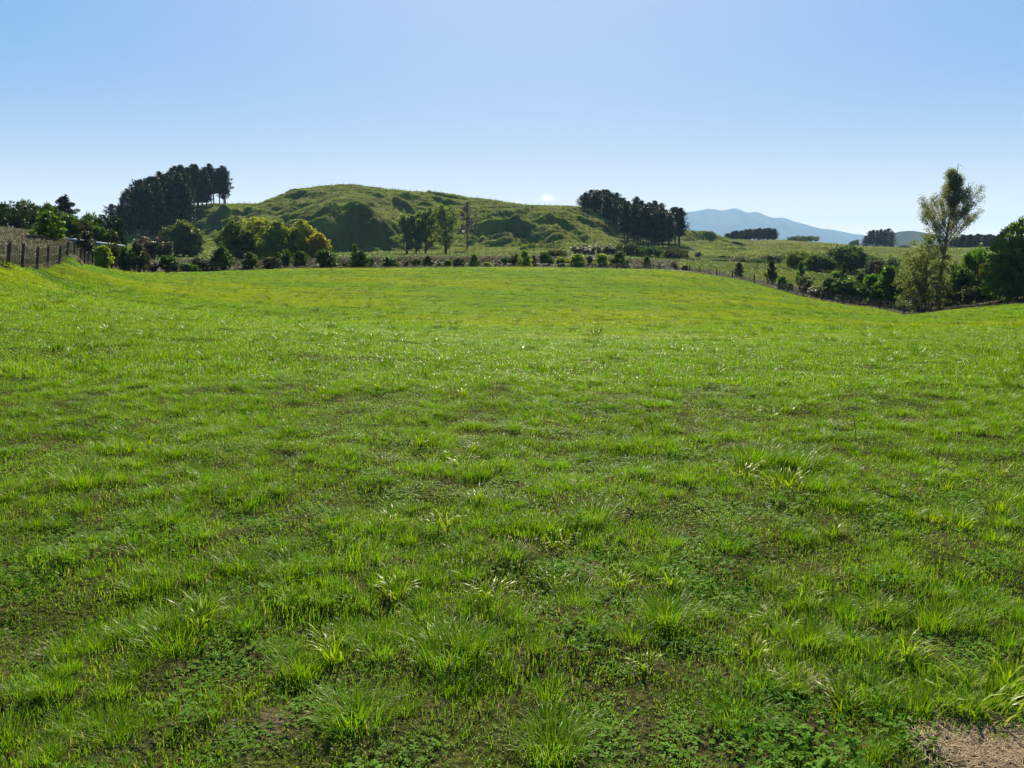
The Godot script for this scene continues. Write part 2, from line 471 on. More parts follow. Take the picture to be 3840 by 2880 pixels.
func scarp(s: Array, x: float, d: float) -> float:
	var best := 1e9
	var side := 0.0
	var along := 0.0
	var n := s.size()
	var p := Vector2(x + 4.0 * nz1.get_noise_2d(x * 0.06, d * 0.06), d + 4.5 * nz1.get_noise_2d(x * 0.06 + 40.0, d * 0.06) + 1.6 * nz2.get_noise_2d(x * 0.2, d * 0.2))
	for k in range(2, n - 2, 2):
		var a := Vector2(s[k], s[k + 1])
		var b := Vector2(s[k + 2], s[k + 3])
		var ab := b - a
		var t := clampf((p - a).dot(ab) / ab.length_squared(), 0.0, 1.0)
		var o := p - a - ab * t
		var l := o.length()
		if l < best:
			best = l
			var nn := Vector2(-ab.y, ab.x)
			if nn.y < 0: nn = -nn
			side = o.dot(nn.normalized())
			along = (k - 2 + t * 2.0) / (n - 4.0)
			if absf(side) < l * 0.5: side = 0.0
	var u: float = side / s[1]
	var ends := smoothstep(0.0, 0.22, along) * (1.0 - smoothstep(0.78, 1.0, along))
	return s[0] * (0.60 + 0.45 * nz1.get_noise_2d(x * 0.07 + 5.0, d * 0.05)) * u * exp(-u * u) * (0.25 + 0.75 * ends) * (1.0 if best < absf(side) + 0.1 else exp(-best * best / (s[1] * s[1])))

# how far ahead the fenced paddock reaches, along each direction
var reach := [-0.9761, 38, -0.6154, 41, -0.5902, 45, -0.5722, 50, -0.5589, 55, -0.5457, 60, -0.5349, 66, -0.5265, 71, -0.5193, 77, -0.5145, 82, -0.5097, 87, -0.5049, 92, -0.5000, 97, -0.4952, 102, -0.4712, 122, -0.4472, 130, -0.3750, 131, -0.2548, 132, 0.0000, 133, 0.1539, 138, 0.2140, 150, 0.2260, 150, 0.2464, 142, 0.2656, 134, 0.2921, 126, 0.3221, 120, 0.3522, 114, 0.4003, 110, 0.4460, 106, 0.4760, 102, 0.5085, 97, 0.5385, 92, 0.6154, 84, 0.8270, 80]
func paddock_end(t: float) -> float:
	for k in range(0, reach.size() - 2, 2):
		if t <= reach[k + 2]:
			return lerpf(reach[k + 1], reach[k + 3], clampf((t - reach[k]) / (reach[k + 2] - reach[k]), 0.0, 1.0))
	return reach[-1]

func bare(x: float, d: float) -> float:   # 0 grass .. 1 bare earth, in patches
	var n := 0.7 * nz2.get_noise_2d(x * 0.62 + 7.0, d * 0.62) + 0.75 * nz1.get_noise_2d(x * 2.6, d * 2.6)
	var b := smoothstep(0.50, 0.95, n)
	var q := Vector2((x - 1.66) / 0.33, (d - 2.40) / 0.21)      # the straw patch in the near right corner
	return maxf(b, 1.0 - smoothstep(0.7, 1.25, q.length() + 0.25 * nz1.get_noise_2d(x * 4.0, d * 4.0)))

func land_color(x: float, d: float) -> Color:
	var t := x / maxf(d, 8.0)
	var a := nz1.get_noise_2d(x * 0.05, d * 0.05)
	var b := nz2.get_noise_2d(x * 0.6, d * 0.6)
	if d < paddock_end(t) + 1.5:
		var y := smoothstep(-0.1, 0.5, nz3.get_noise_2d(x * 0.035, d * 0.06))
		var g := Color(0.045, 0.095, 0.008).lerp(Color(0.085, 0.140, 0.006), y * smoothstep(8.0, 40.0, d))
		g = g.lerp(Color(0.078, 0.062, 0.035).lerp(Color(0.050, 0.056, 0.018), clampf(0.5 + 1.2 * b, 0.0, 1.0)), 0.85 * (1.0 - smoothstep(10.0, 22.0, d)))
		g = g.lerp(Color(0.15, 0.112, 0.075), bare(x, d) * (1.0 - smoothstep(25.0, 60.0, d)))
		return g * (1.0 + 0.25 * b)
	var green := Color(0.072, 0.108, 0.014).lerp(Color(0.105, 0.140, 0.014), clampf(0.5 + a, 0, 1))
	var brown := Color(0.062, 0.050, 0.028).lerp(Color(0.052, 0.052, 0.020), clampf(0.5 + b, 0, 1))
	var k := 0.0
	if d < 210.0:
		# dry weeds on the banks past the fence
		k = 0.85
		if t > 0.18: k = 0.85 * (1.0 - smoothstep(140.0, 165.0, d)) + 0.1
		if t < -0.44: k = 1.0
	elif d < 310.0:
		k = 0.08 + 0.3 * smoothstep(0.1, 0.5, nz3.get_noise_2d(x * 0.02, d * 0.03))
	else:
		k = 0.05 + 0.6 * smoothstep(0.05, 0.6, nz3.get_noise_2d(x * 0.013, d * 0.02) + 0.5 * nz1.get_noise_2d(x * 0.09, d * 0.14))
		if t > 0.08 and t < 0.22 and d < 470.0: k = minf(1.0, k + 0.4 * smoothstep(-0.1, 0.3, nz1.get_noise_2d(x * 0.04 + 3.0, d * 0.04)))
	if d > 300.0:
		green = Color(0.130, 0.160, 0.032).lerp(Color(0.155, 0.182, 0.028), clampf(0.5 + a, 0, 1))
		brown = Color(0.120, 0.100, 0.055).lerp(Color(0.095, 0.090, 0.042), clampf(0.5 + b, 0, 1))
	var c := green.lerp(brown, clampf(k + 0.15 * b, 0.0, 1.0))
	# shade on the big slip in mid hill, darkened into the ground colour
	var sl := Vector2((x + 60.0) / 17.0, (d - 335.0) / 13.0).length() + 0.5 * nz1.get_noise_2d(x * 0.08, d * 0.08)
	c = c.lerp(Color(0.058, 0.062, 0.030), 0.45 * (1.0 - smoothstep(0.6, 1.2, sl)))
	return c * (1.0 + 0.22 * b + 0.15 * a)

func make_terrain() -> void:
	setup_terrain()
	var ds := PackedFloat32Array([-60, -30, -15, -8, -4, -2, -1, 0, 0.5])
	var d := 1.0
	while d < 230.0:
		ds.append(d)
		d *= 1.019
	while d < 520.0:
		ds.append(d)
		d += 1.7
	while d < 9000.0:
		ds.append(d)
		d *= 1.045
	ds.append(9000.0)
	var ts := PackedFloat32Array()
	for t in [-5.0, -3.0, -2.0, -1.5, -1.2, -1.0, -0.9, -0.82, -0.76]: ts.append(t)
	var t0 := -0.72
	while t0 < 0.7201:
		ts.append(t0)
		t0 += 0.0042
	for t in [0.76, 0.82, 0.9, 1.0, 1.2, 1.5, 2.0, 3.0, 5.0]: ts.append(t)
	var nr := ds.size()
	var nt := ts.size()
	var v := PackedVector3Array()
	var c := PackedColorArray()
	v.resize(nr * nt)
	c.resize(nr * nt)
	for r in nr:
		var w := maxf(ds[r], 8.0)
		for k in nt:
			var x := ts[k] * w
			v[r * nt + k] = Vector3(x, ground(x, ds[r]), -ds[r])
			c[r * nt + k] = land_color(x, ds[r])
	var n := PackedVector3Array()
	n.resize(nr * nt)
	var ix := PackedInt32Array()
	for r in nr:
		for k in nt:
			var a := v[mini(r + 1, nr - 1) * nt + k] - v[maxi(r - 1, 0) * nt + k]
			var b := v[r * nt + mini(k + 1, nt - 1)] - v[r * nt + maxi(k - 1, 0)]
			n[r * nt + k] = b.cross(a).normalized()
			if r < nr - 1 and k < nt - 1:
				var o := r * nt + k
				ix.append(o); ix.append(o + nt); ix.append(o + 1)
				ix.append(o + 1); ix.append(o + nt); ix.append(o + nt + 1)
	var ar := []
	ar.resize(Mesh.ARRAY_MAX)
	ar[Mesh.ARRAY_VERTEX] = v
	ar[Mesh.ARRAY_NORMAL] = n
	ar[Mesh.ARRAY_COLOR] = c
	ar[Mesh.ARRAY_INDEX] = ix
	var m := ArrayMesh.new()
	m.add_surface_from_arrays(Mesh.PRIMITIVE_TRIANGLES, ar)
	var mat := dull_mat("soil_and_turf", Color(1, 1, 1), 0.95)
	var fn := FastNoiseLite.new()
	fn.seed = 3
	fn.frequency = 0.045
	fn.fractal_octaves = 5
	var ramp := Gradient.new()
	ramp.set_color(0, Color(0.50, 0.50, 0.48))
	ramp.set_color(1, Color(1.0, 1.0, 0.98))
	var tx := NoiseTexture2D.new()
	tx.width = 512
	tx.height = 512
	tx.seamless = true
	tx.noise = fn
	tx.color_ramp = ramp
	mat.albedo_texture = tx
	mat.uv1_triplanar = true
	mat.uv1_world_triplanar = true
	mat.uv1_scale = Vector3(0.9, 0.9, 0.9)
	mat.heightmap_enabled = true
	mat.heightmap_texture = tx
	mat.heightmap_scale = 4.0
	var o := MeshInstance3D.new()
	o.name = "terrain"
	o.mesh = m
	o.material_override = mat
	add_child(o)
	tag(o, "rolling green pasture land with a grassy hill and valley", "", "", "structure")

func make_mountains() -> void:
	for q in [["mountain", "long blue hazy mountain range with knobbly summits on the horizon", 13000.0, 2600.0, [1458, 268.1, 1995, 374.1, 2314, 499.6, 2474, 558.9, 2634, 591.8, 2741, 593.1, 2849, 601.0, 2955, 627.3, 3035, 637.8, 3116, 629.9, 3224, 608.9, 3317, 624.7, 3384, 643.1, 3465, 637.8, 3546, 608.9, 3655, 578.6, 3715, 585.2, 3762, 589.1, 3817, 558.9, 3872, 529.9, 3995, 494.3, 4062, 495.6, 4143, 499.6, 4239, 464.0, 4361, 437.6, 4497, 407.2, 4661, 367.5, 4757, 347.6, 4962, 301.3, 5099, 265.5, 5234, 257.5, 5387, 235.0, 5575, 201.8, 5713, 161.9, 5864, 122.0, 6194, 55.3, 6605, -11.4]],
			["hills", "rounded hazy blue hill behind the tall poplar on the right", 3100.0, 500.0, [1349, 16.7, 1370, 39.3, 1399, 65.6, 1421, 75.7, 1447, 78.7, 1467, 78.7, 1490, 74.6, 1525, 64.8, 1560, 58.1, 1606, 50.6, 1683, 39.3, 1762, 16.7]]]:
		var pts: Array = q[4]
		var nx := 260
		var ny := 36
		var x0: float = pts[0]
		var x1: float = pts[-2]
		var v := PackedVector3Array()
		var c := PackedColorArray()
		var ix := PackedInt32Array()
		for j in ny + 1:
			var g := float(j) / ny * 2.0 - 1.0
			for i in nx + 1:
				var x := lerpf(x0, x1, float(i) / nx)
				var k := 0
				while k < pts.size() - 4 and x > pts[k + 2]:
					k += 2
				var f := clampf((x - pts[k]) / (pts[k + 2] - pts[k]), 0.0, 1.0)
				var top := lerpf(pts[k + 1], pts[k + 3], f)
				var dd: float = q[2] + g * q[3] - 0.15 * q[3] * (1.0 - absf(g)) * nz1.get_noise_2d(x * 0.002, 1.0)
				var sp: float = rid.get_noise_2d(x * 0.0012, dd * 0.0005) * (1.0 - absf(g)) * absf(g) * 2.0
				var y := top * pow(1.0 - absf(g), 0.8 + 0.3 * nz2.get_noise_2d(x * 0.0015, g)) + sp * top * 0.22 - 8.0
				if absf(g) < 0.001:
					y += top * 0.008 * nz2.get_noise_2d(x * 0.012, 4.0)
				v.append(Vector3(x, y, -dd))
				var s := 1.0 + 0.5 * nz2.get_noise_2d(x * 0.004, dd * 0.004)
				c.append(Color(0.03 * s, 0.045 * s, 0.022 * s))
		for j in ny:
			for i in nx:
				var o := j * (nx + 1) + i
				ix.append(o); ix.append(o + nx + 1); ix.append(o + 1)
				ix.append(o + 1); ix.append(o + nx + 1); ix.append(o + nx + 2)
		var st := SurfaceTool.new()
		var ar := []
		ar.resize(Mesh.ARRAY_MAX)
		ar[Mesh.ARRAY_VERTEX] = v
		ar[Mesh.ARRAY_COLOR] = c
		ar[Mesh.ARRAY_INDEX] = ix
		st.create_from_arrays(ar)
		st.generate_normals()
		var o := MeshInstance3D.new()
		o.name = numbered(q[0])
		o.mesh = st.commit()
		o.material_override = dull_mat("far_slopes", Color(1, 1, 1))
		add_child(o)
		tag(o, q[1], "", "", "structure")

# ---------------------------------------------------------------- grass
func grass_color(kind: int) -> Color:
	var f := rng.randf_range(0.8, 1.25)
	if kind == 0: return Color(0.104 * f, 0.205 * f * rng.randf_range(0.85, 1.1), 0.007 * f)
	if kind == 1: return Color(0.150 * f, 0.222 * f, 0.006 * f)
	return Color(0.22 * f, 0.19 * f, 0.12 * f)

# a patch of short turf: many fine blades
func turf_mesh(radius: float, count: int, lo: float, hi: float, w: float, dry: float, steps := 3) -> ArrayMesh:
	var a := Acc.new(rng)
	for k in count:
		var r := radius * sqrt(rng.randf())
		var g := rng.randf() * TAU
		var p := Vector3(cos(g) * r, -0.006, sin(g) * r)
		var g2 := rng.randf() * TAU
		var col := grass_color(2 if rng.randf() < dry else (1 if rng.randf() < 0.22 else 0))
		a.blade(p, Vector3(cos(g2), 0, sin(g2)), rng.randf_range(lo, hi) * (1.0 - 0.4 * r / radius), w * rng.randf_range(0.6, 1.3), rng.randf_range(0.2, 1.9), col, col * 1.1, steps)
	return a.mesh()

# one bunch of long blades from a tight base
func tuft_mesh(radius: float, count: int, lo: float, hi: float, w: float, spread: float, kind: int, steps := 4) -> ArrayMesh:
	var a := Acc.new(rng)
	for k in count:
		var r := radius * pow(rng.randf(), 0.7)
		var g := rng.randf() * TAU
		var p := Vector3(cos(g) * r, -0.01, sin(g) * r)
		var g2 := g + rng.randf_range(-0.7, 0.7)
		var col := grass_color(kind if rng.randf() > 0.06 else 2)
		a.blade(p, Vector3(cos(g2), 0, sin(g2)), rng.randf_range(lo, hi), w * rng.randf_range(0.7, 1.2), spread * rng.randf_range(0.35, 1.3), col, col * 1.12, steps)
	return a.mesh()

func clover_mesh(radius: float, count: int) -> ArrayMesh:
	var a := Acc.new(rng)
	for k in count:
		var r := radius * sqrt(rng.randf())
		var g := rng.randf() * TAU
		var y := rng.randf_range(0.015, 0.055)
		var p := Vector3(cos(g) * r, y, sin(g) * r)
		var f := rng.randf_range(0.8, 1.25)
		var col := Color(0.085 * f, 0.185 * f, 0.014 * f)
		var tilt := Vector3(rng.randf_range(-0.5, 0.5), 1, rng.randf_range(-0.5, 0.5)).normalized()
		var u := tilt.cross(Vector3(cos(g), 0.1, sin(g))).normalized()
		var w := tilt.cross(u)
		var s := rng.randf_range(0.006, 0.011)
		for j in 3:
			var b := TAU * j / 3.0 + g
			var o := u * cos(b) + w * sin(b)
			a.leaf_dir(p + o * s * 0.9, o * s, tilt.cross(o) * s * 0.85 , col)
		a.blade(Vector3(p.x, -0.005, p.z), Vector3(cos(g), 0, sin(g)), y, 0.0016, 0.1, col, col, 2)
	return a.mesh()

func straw_mesh(radius: float, count: int) -> ArrayMesh:
	var a := Acc.new(rng)
	for k in count:
		var r := radius * sqrt(rng.randf())
		var g := rng.randf() * TAU
		var g2 := rng.randf() * TAU
		var p := Vector3(cos(g) * r, rng.randf_range(0.002, 0.014), sin(g) * r)
		var f := rng.randf_range(0.6, 1.2)
		var dir := Vector3(cos(g2), rng.randf_range(-0.15, 0.25), sin(g2))
		a.leaf_dir(p, dir * rng.randf_range(0.006, 0.024), dir.cross(Vector3.UP).normalized() * rng.randf_range(0.0008, 0.0016), Color(0.30 * f, 0.23 * f, 0.15 * f))
	return a.mesh()

func scatter(called: String, label: String, mesh: Mesh, mat: Material, spots: Array) -> void:
	if spots.is_empty():
		return
	var mm := MultiMesh.new()
	mm.transform_format = MultiMesh.TRANSFORM_3D
	mm.use_colors = true
	mm.mesh = mesh
	mm.instance_count = spots.size()
	for k in spots.size():
		mm.set_instance_transform(k, spots[k][0])
		mm.set_instance_color(k, spots[k][1])
	var o := MultiMeshInstance3D.new()
	o.name = numbered(called)
	o.multimesh = mm
	o.material_override = mat
	add_child(o)
	tag(o, label, "", "", "stuff")

func spot(x: float, d: float, s: float, sy: float, tint: Color) -> Array:
	var e := 0.35
	var y := ground(x, d)
	var up := Vector3(y - ground(x + e, d), e, -(y - ground(x, d + e))).normalized()
	var g := rng.randf() * TAU
	var f := Vector3(cos(g), 0, sin(g))
	var r := f.cross(up).normalized()
	var b := Basis(r * s, up * s * sy, r.cross(up).normalized() * s)
	return [Transform3D(b, Vector3(x, y, -d)), tint]

# tint of the sward: blue green to yellow green in wide drifts, more yellow on the sunny far slope
func sward(x: float, d: float) -> Color:
	var y := smoothstep(-0.25, 0.45, nz3.get_noise_2d(x * 0.035, d * 0.06) + 0.35 * nz1.get_noise_2d(x * 0.3, d * 0.3))
	y *= smoothstep(3.0, 45.0, d)
	var f := 1.0 + 0.22 * nz1.get_noise_2d(x * 0.9 + 31.0, d * 0.9)
	return Color(1.0 + 0.5 * y, 1.0 + 0.10 * y, 1.0 - 0.5 * y) * f

func make_grass() -> void:
	var fine := leaf_mat("grass_blade", Color(1, 1, 1), Color(0.95, 1.0, 0.35), 0.38, 0.18)
	var meshes := []
	for k in 4:
		meshes.append(turf_mesh(0.17, 210, 0.014, 0.055, 0.0030, 0.055))
	var clover := clover_mesh(0.16, 60)
	var tall := []
	for k in 4:
		tall.append(tuft_mesh(0.085, 210, 0.04, 0.15, 0.0030, 1.25, 0))
	var broad := []
	for k in 2:
		broad.append(tuft_mesh(0.07, 40, 0.08, 0.20, 0.0075, 2.1, 1))
	var spots := [[], [], [], []]
	var cl := []
	var tl := [[], [], [], []]
	var br := [[], []]
	var st := []
	var s := 0.104
	var d := 1.7
	# near: every blade counts
	while d < 11.0:
		var step := s * (1.0 + 0.055 * d)
		var x := -(0.78 * d + 0.5)
		while x < 0.78 * d + 0.5:
			var px := x + rng.randf_range(-0.5, 0.5) * step
			var pd := d + rng.randf_range(-0.5, 0.5) * step
			x += step
			var b := bare(px, pd)
			if b > 0.45 and rng.randf() < b + 0.1:
				var in_patch := px > 1.0 and pd < 3.1
				if in_patch:
					for z in 3: st.append(spot(px + rng.randf_range(-0.06, 0.06), pd + rng.randf_range(-0.06, 0.06), rng.randf_range(0.7, 1.2), 1.0, Color(0.95, 0.88, 0.72) * rng.randf_range(0.6, 1.1)))
				elif rng.randf() < 0.4: st.append(spot(px, pd, rng.randf_range(0.8, 1.3), 1.0, grey(1.0)))
				continue
			var lush := 0.75 * nz1.get_noise_2d(px * 0.75 + 11.0, pd * 0.75) + 0.75 * nz1.get_noise_2d(px * 2.3 + 11.0, pd * 2.3)
			var c := sward(px, pd)
			var patchy := nz2.get_noise_2d(px * 0.4 + 40.0, pd * 0.4)
			if rng.randf() < 0.05 + smoothstep(0.05, 0.55, patchy) * 0.3:
				cl.append(spot(px, pd, rng.randf_range(0.55, 1.0), rng.randf_range(0.7, 1.3), c))
				if rng.randf() < 0.25: continue
			if lush < -0.12 and rng.randf() < 0.5:
				if rng.randf() < 0.12: st.append(spot(px, pd, rng.randf_range(0.5, 0.9), 1.0, grey(rng.randf_range(0.35, 0.7))))
				if rng.randf() < 0.75: cl.append(spot(px, pd, rng.randf_range(0.5, 0.8), 0.5, c))
			spots[rng.randi() % 4].append(spot(px, pd, rng.randf_range(0.8, 1.2) * (1.0 + 0.02 * pd), clampf(0.9 + 1.15 * lush, 0.6, 2.1), c))
			if rng.randf() < 0.20 + 0.95 * maxf(lush, -0.2):
				tl[rng.randi() % 4].append(spot(px, pd, rng.randf_range(0.45, 0.95), rng.randf_range(0.7, 1.1), c))
			if nz2.get_noise_2d(px * 0.3 + 90.0, pd * 0.3) > 0.15 and rng.randf() < 0.05:
				br[rng.randi() % 2].append(spot(px, pd, rng.randf_range(0.55, 1.05), 1.0, c))
		d += step
	for k in 4: scatter("turf", "short fine green turf covering the near paddock", meshes[k], fine, spots[k])
	scatter("clover", "low clover leaves among the near turf", clover, leaf_mat("clover_leaf", Color(1, 1, 1), Color(0.9, 1.0, 0.35), 0.6, 0.12), cl)
	for k in 4: scatter("long_grass", "longer tufts of grass standing above the near turf", tall[k], fine, tl[k])
	for k in 2: scatter("broad_grass", "yellow green broad bladed grass sprawling in the turf", broad[k], fine, br[k])
	scatter("straw", "dry straw litter on the bare patches", straw_mesh(0.15, 130), leaf_mat("straw", Color(1, 1, 1), Color(0.3, 0.28, 0.2), 0.6), st)
	# middle distance
	var mid := []
	for k in 3: mid.append(turf_mesh(0.55, 420, 0.035, 0.10, 0.0075, 0.05, 2))
	var midtuft := []
	for k in 2: midtuft.append(tuft_mesh(0.09, 70, 0.10, 0.20, 0.008, 1.3, 0, 3))
	spots = [[], [], []]
	tl = [[], []]
	d = 10.2
	while d < 46.0:
		var step := 0.40 * (0.7 + 0.022 * d)
		var x := -(0.76 * d + 0.5)
		while x < 0.76 * d + 0.5:
			var px := x + rng.randf_range(-0.5, 0.5) * step
			var pd := d + rng.randf_range(-0.5, 0.5) * step
			x += step
			if pd > paddock_end(px / maxf(pd, 8.0)) - 0.2 or rng.randf() < smoothstep(22.0, 46.0, pd): continue
			var lush := nz1.get_noise_2d(px * 0.5 + 11.0, pd * 0.5)
			if nz2.get_noise_2d(px * 0.55 + 7.0, pd * 0.55) > 0.55: continue
			spots[rng.randi() % 3].append(spot(px, pd, rng.randf_range(0.8, 1.2), clampf(0.9 + 0.8 * lush, 0.5, 1.7), sward(px, pd)))
			if rng.randf() < 0.16 + 0.2 * maxf(lush, 0.0):
				tl[rng.randi() % 2].append(spot(px, pd, rng.randf_range(0.6, 1.35), 0.9, sward(px, pd) * 0.8))
		d += step
	for k in 3: scatter("turf", "short green turf over the middle of the paddock", mid[k], fine, spots[k])
	for k in 2: scatter("long_grass", "small dark tufts dotted over the middle paddock", midtuft[k], fine, tl[k])
	# far slope
	var far := []
	for k in 3: far.append(turf_mesh(1.5, 700, 0.05, 0.13, 0.022, 0.04, 2))
	var farmat := leaf_mat("grass_blade_far", Color(1.05, 1.05, 1.1), Color(0.95, 1.0, 0.3), 0.45, 0.14)
	var fartuft := tuft_mesh(0.22, 60, 0.14, 0.30, 0.024, 1.3, 0, 2)
	spots = [[], [], []]
	var ft := []
	d = 21.0
	while d < 156.0:
		var step := 1.05 * (0.8 + 0.006 * d)
		var x := -(0.74 * d)
		while x < 0.74 * d:
			var px := x + rng.randf_range(-0.5, 0.5) * step
			var pd := d + rng.randf_range(-0.5, 0.5) * step
			x += step
			if pd > paddock_end(px / pd) - 1.0 or rng.randf() > smoothstep(20.0, 44.0, pd): continue
			spots[rng.randi() % 3].append(spot(px, pd, rng.randf_range(0.8, 1.2), clampf(0.95 + 0.7 * nz1.get_noise_2d(px * 0.3, pd * 0.3), 0.5, 1.6), sward(px, pd)))
			if rng.randf() < 0.5:
				ft.append(spot(px, pd, rng.randf_range(0.5, 1.2), 1.0, sward(px, pd) * 0.7))
		d += step
	for k in 3: scatter("turf", "sunlit green turf on the far slope of the paddock", far[k], farmat, spots[k])
	scatter("long_grass", "small dark tufts dotted over the far slope", fartuft, farmat, ft)

# ---------------------------------------------------------------- fences
func post_mesh(w: float, h: float) -> ArrayMesh:
	var a := Acc.new(rng)
	var top := Color(1.0, 1.0, 1.0)
	a.tube([Vector3(0, -0.25, 0), Vector3(0, h * 0.5, 0), Vector3(0.006, h - 0.02, 0), Vector3(0.006, h, 0)], [w * 0.52, w * 0.5, w * 0.48, w * 0.36], top, 8)
	return a.mesh()

func fence(called: String, label: String, pts: Array, h: float, battens: int, lean: float, wires: int, thick: float, mat: Material, glint_tint := false) -> Node3D:
	var o := thing(called, label, "fence", Vector3(pts[0], ground(pts[0], pts[1]), -pts[1]))
	var pm := post_mesh(thick, h)
	var bm := BoxMesh.new()
	bm.size = Vector3(thick * 0.23, h * 0.86, thick * 0.2)
	var wa := Acc.new(rng)
	var tops := []
	for k in range(0, pts.size(), 2):
		var g := Vector3(pts[k], ground(pts[k], pts[k + 1]), -pts[k + 1]) - o.position
		var p := part(o, "post", pm, mat)
		p.position = g
		p.rotation = Vector3(rng.randf_range(-0.04, 0.04), rng.randf() * TAU, 0)
		p.rotation.z = 0
		p.basis = Basis(Vector3(0, 0, 1), -lean * rng.randf_range(0.7, 1.2) + rng.randf_range(-0.02, 0.02)) * Basis(Vector3.UP, rng.randf() * TAU)
		tops.append([g, p.basis.y * h])
	for k in tops.size() - 1:
		var a: Vector3 = tops[k][0]
		var b: Vector3 = tops[k + 1][0]
		for j in battens:
			var f := (j + 1.0) / (battens + 1.0)
			var q := a.lerp(b, f) + o.position
			q.y = ground(q.x, -q.z) + h * 0.47
			var p := part(o, "batten", bm, wood_mat("batten_wood", Color(0.30, 0.26, 0.16)))
			p.basis = Basis(Vector3(0, 0, 1), -lean * 0.6 + rng.randf_range(-0.04, 0.04)) * Basis(Vector3.UP, atan2(b.x - a.x, b.z - a.z))
			p.position = q - o.position + p.basis.x * thick * 0.1
		for w in wires:
			var f := 0.96 - 0.80 * w / maxf(wires - 1, 1)
			var m: Vector3 = a.lerp(b, 0.5) + tops[k][1].lerp(tops[k + 1][1], 0.5) * f
			m.y -= 0.01
			wa.tube([a + tops[k][1] * f, m, b + tops[k + 1][1] * f], [0.004, 0.004, 0.004] if glint_tint else [0.0028, 0.0028, 0.0028], grey(1.0), 4)
	if wires > 0:
		var wm := dull_mat("fence_wire", Color(0.2, 0.2, 0.19), 0.6) if not glint_tint else dull_mat("glint_tinted_wire", Color(0.42, 0.42, 0.40), 0.5)  # crest wires get a paler colour and more thickness to stand for sun glints
		wm.metallic = 0.5
		var w := part(o, "wire", wa.mesh(), wm)
		w.set_meta("kind", "stuff")
	return o

func make_fences() -> void:
	var grey_wood := wood_mat("weathered_post", Color(0.13, 0.10, 0.085))
	var f := fence("fence", "timber post and batten fence below the brown bank on the left", [-23.50, 36.5, -24.14, 38.5, -24.90, 41, -26.51, 45, -28.59, 50, -31.00, 55.5, -32.67, 60, -35.27, 66, -37.35, 71, -39.75, 76.5, -41.68, 81, -43.84, 86, -45.95, 91, -48.01, 96, -50.27, 101.5], 1.34, 8, 0.20, 3, 0.165, grey_wood)
	var tg := BoxMesh.new()
	tg.size = Vector3(0.10, 0.06, 0.02)
	var t := part(f, "white_tag", tg, dull_mat("white_paint", Color(0.8, 0.8, 0.78)))
	t.position = Vector3(0.16, 0.52, 0.12)
	fence("fence", "post and batten fence running down the right side of the paddock", [33.36, 156, 33.88, 150, 34.97, 142, 35.58, 134, 36.78, 126, 38.64, 120, 40.13, 114, 41.98, 112, 44.01, 110, 45.41, 108, 47.24, 106, 48.52, 102, 49.29, 97], 1.25, 4, 0.02, 6, 0.21, grey_wood)
	fence("fence", "wire fence with wires tinted pale for sun glints behind the bushes on the crest", [-29.52, 140, -18.12, 141, -7.11, 141, -12.96, 141, 1.36, 141, 0.06, 141, 8.13, 141, 14.91, 141, 24.36, 143, 25.40, 143, 28.20, 144], 1.2, 2, 0.0, 6, 0.13, grey_wood, true)
	fence("fence", "thin line of fence posts along the valley at the foot of the hill", [-45.07, 268, -43.14, 268, -41.21, 268, -39.28, 268, -37.35, 268, -35.42, 268, -33.48, 268, -31.55, 268, -29.62, 268, -27.69, 268, -25.76, 268, -23.82, 268, -21.89, 268, -19.96, 268, -18.03, 268, -16.10, 268, -14.17, 268, -12.23, 268, -10.30, 268, -8.37, 268, -6.44, 268, -4.51, 268, -2.58, 268, -0.64, 268, 1.29, 268, 3.22, 268, 5.15, 268, 7.08, 268, 9.01, 268, 10.95, 268, 12.88, 268, 14.81, 268, 16.37, 262, 18.26, 262, 20.14, 262, 22.03, 262, 23.92, 262, 25.81, 262, 27.70, 262, 29.59, 262, 31.48, 262, 33.36, 262, 35.25, 262, 37.14, 262, 39.03, 262, 40.92, 262, 42.81, 262, 44.69, 262], 1.2, 0, 0.0, 3, 0.18, grey_wood)
	fence("fence", "faint fence along the bare skyline of the hill", [-150.33, 436, -147.45, 436, -144.56, 436, -141.68, 436, -138.80, 436, -135.92, 436, -133.04, 436, -136.73, 458, -134.25, 458, -130.95, 458, -127.65, 458, -124.35, 458, -121.05, 458, -117.75, 458, -114.44, 458, -111.14, 458, -107.84, 458, -104.54, 458, -101.24, 458, -97.94, 458, -94.64, 458, -91.34, 458, -88.03, 458, -84.73, 458, -81.43, 458, -78.13, 458, -74.83, 458, -71.53, 458, -68.23, 458, -64.93, 458, -61.62, 458, -58.32, 458, -55.02, 458, -51.72, 458, -48.42, 458, -45.12, 458, -41.82, 458, -38.51, 458, -35.21, 458, -31.91, 458, -28.61, 458, -25.31, 458, -22.01, 458, -18.71, 458, -15.41, 458, -12.10, 458, -8.80, 458, -5.50, 458, -2.20, 458, 1.10, 458, 4.40, 458, 7.70, 458, 11.00, 458, 14.31, 458, 17.61, 458, 20.91, 458, 24.21, 458], 1.2, 0, 0.0, 3, 0.20, grey_wood)
	fence("fence", "fence climbing beside the farm track on the hill", [-15.98, 377.423, -12.87, 378.555, -9.74, 379.69, -6.64, 383.118, -3.48, 387.736, -0.25, 393.587, 3.08, 399.526, 6.55, 407.992, 10.22, 419.141], 1.2, 0, 0.0, 3, 0.20, grey_wood)

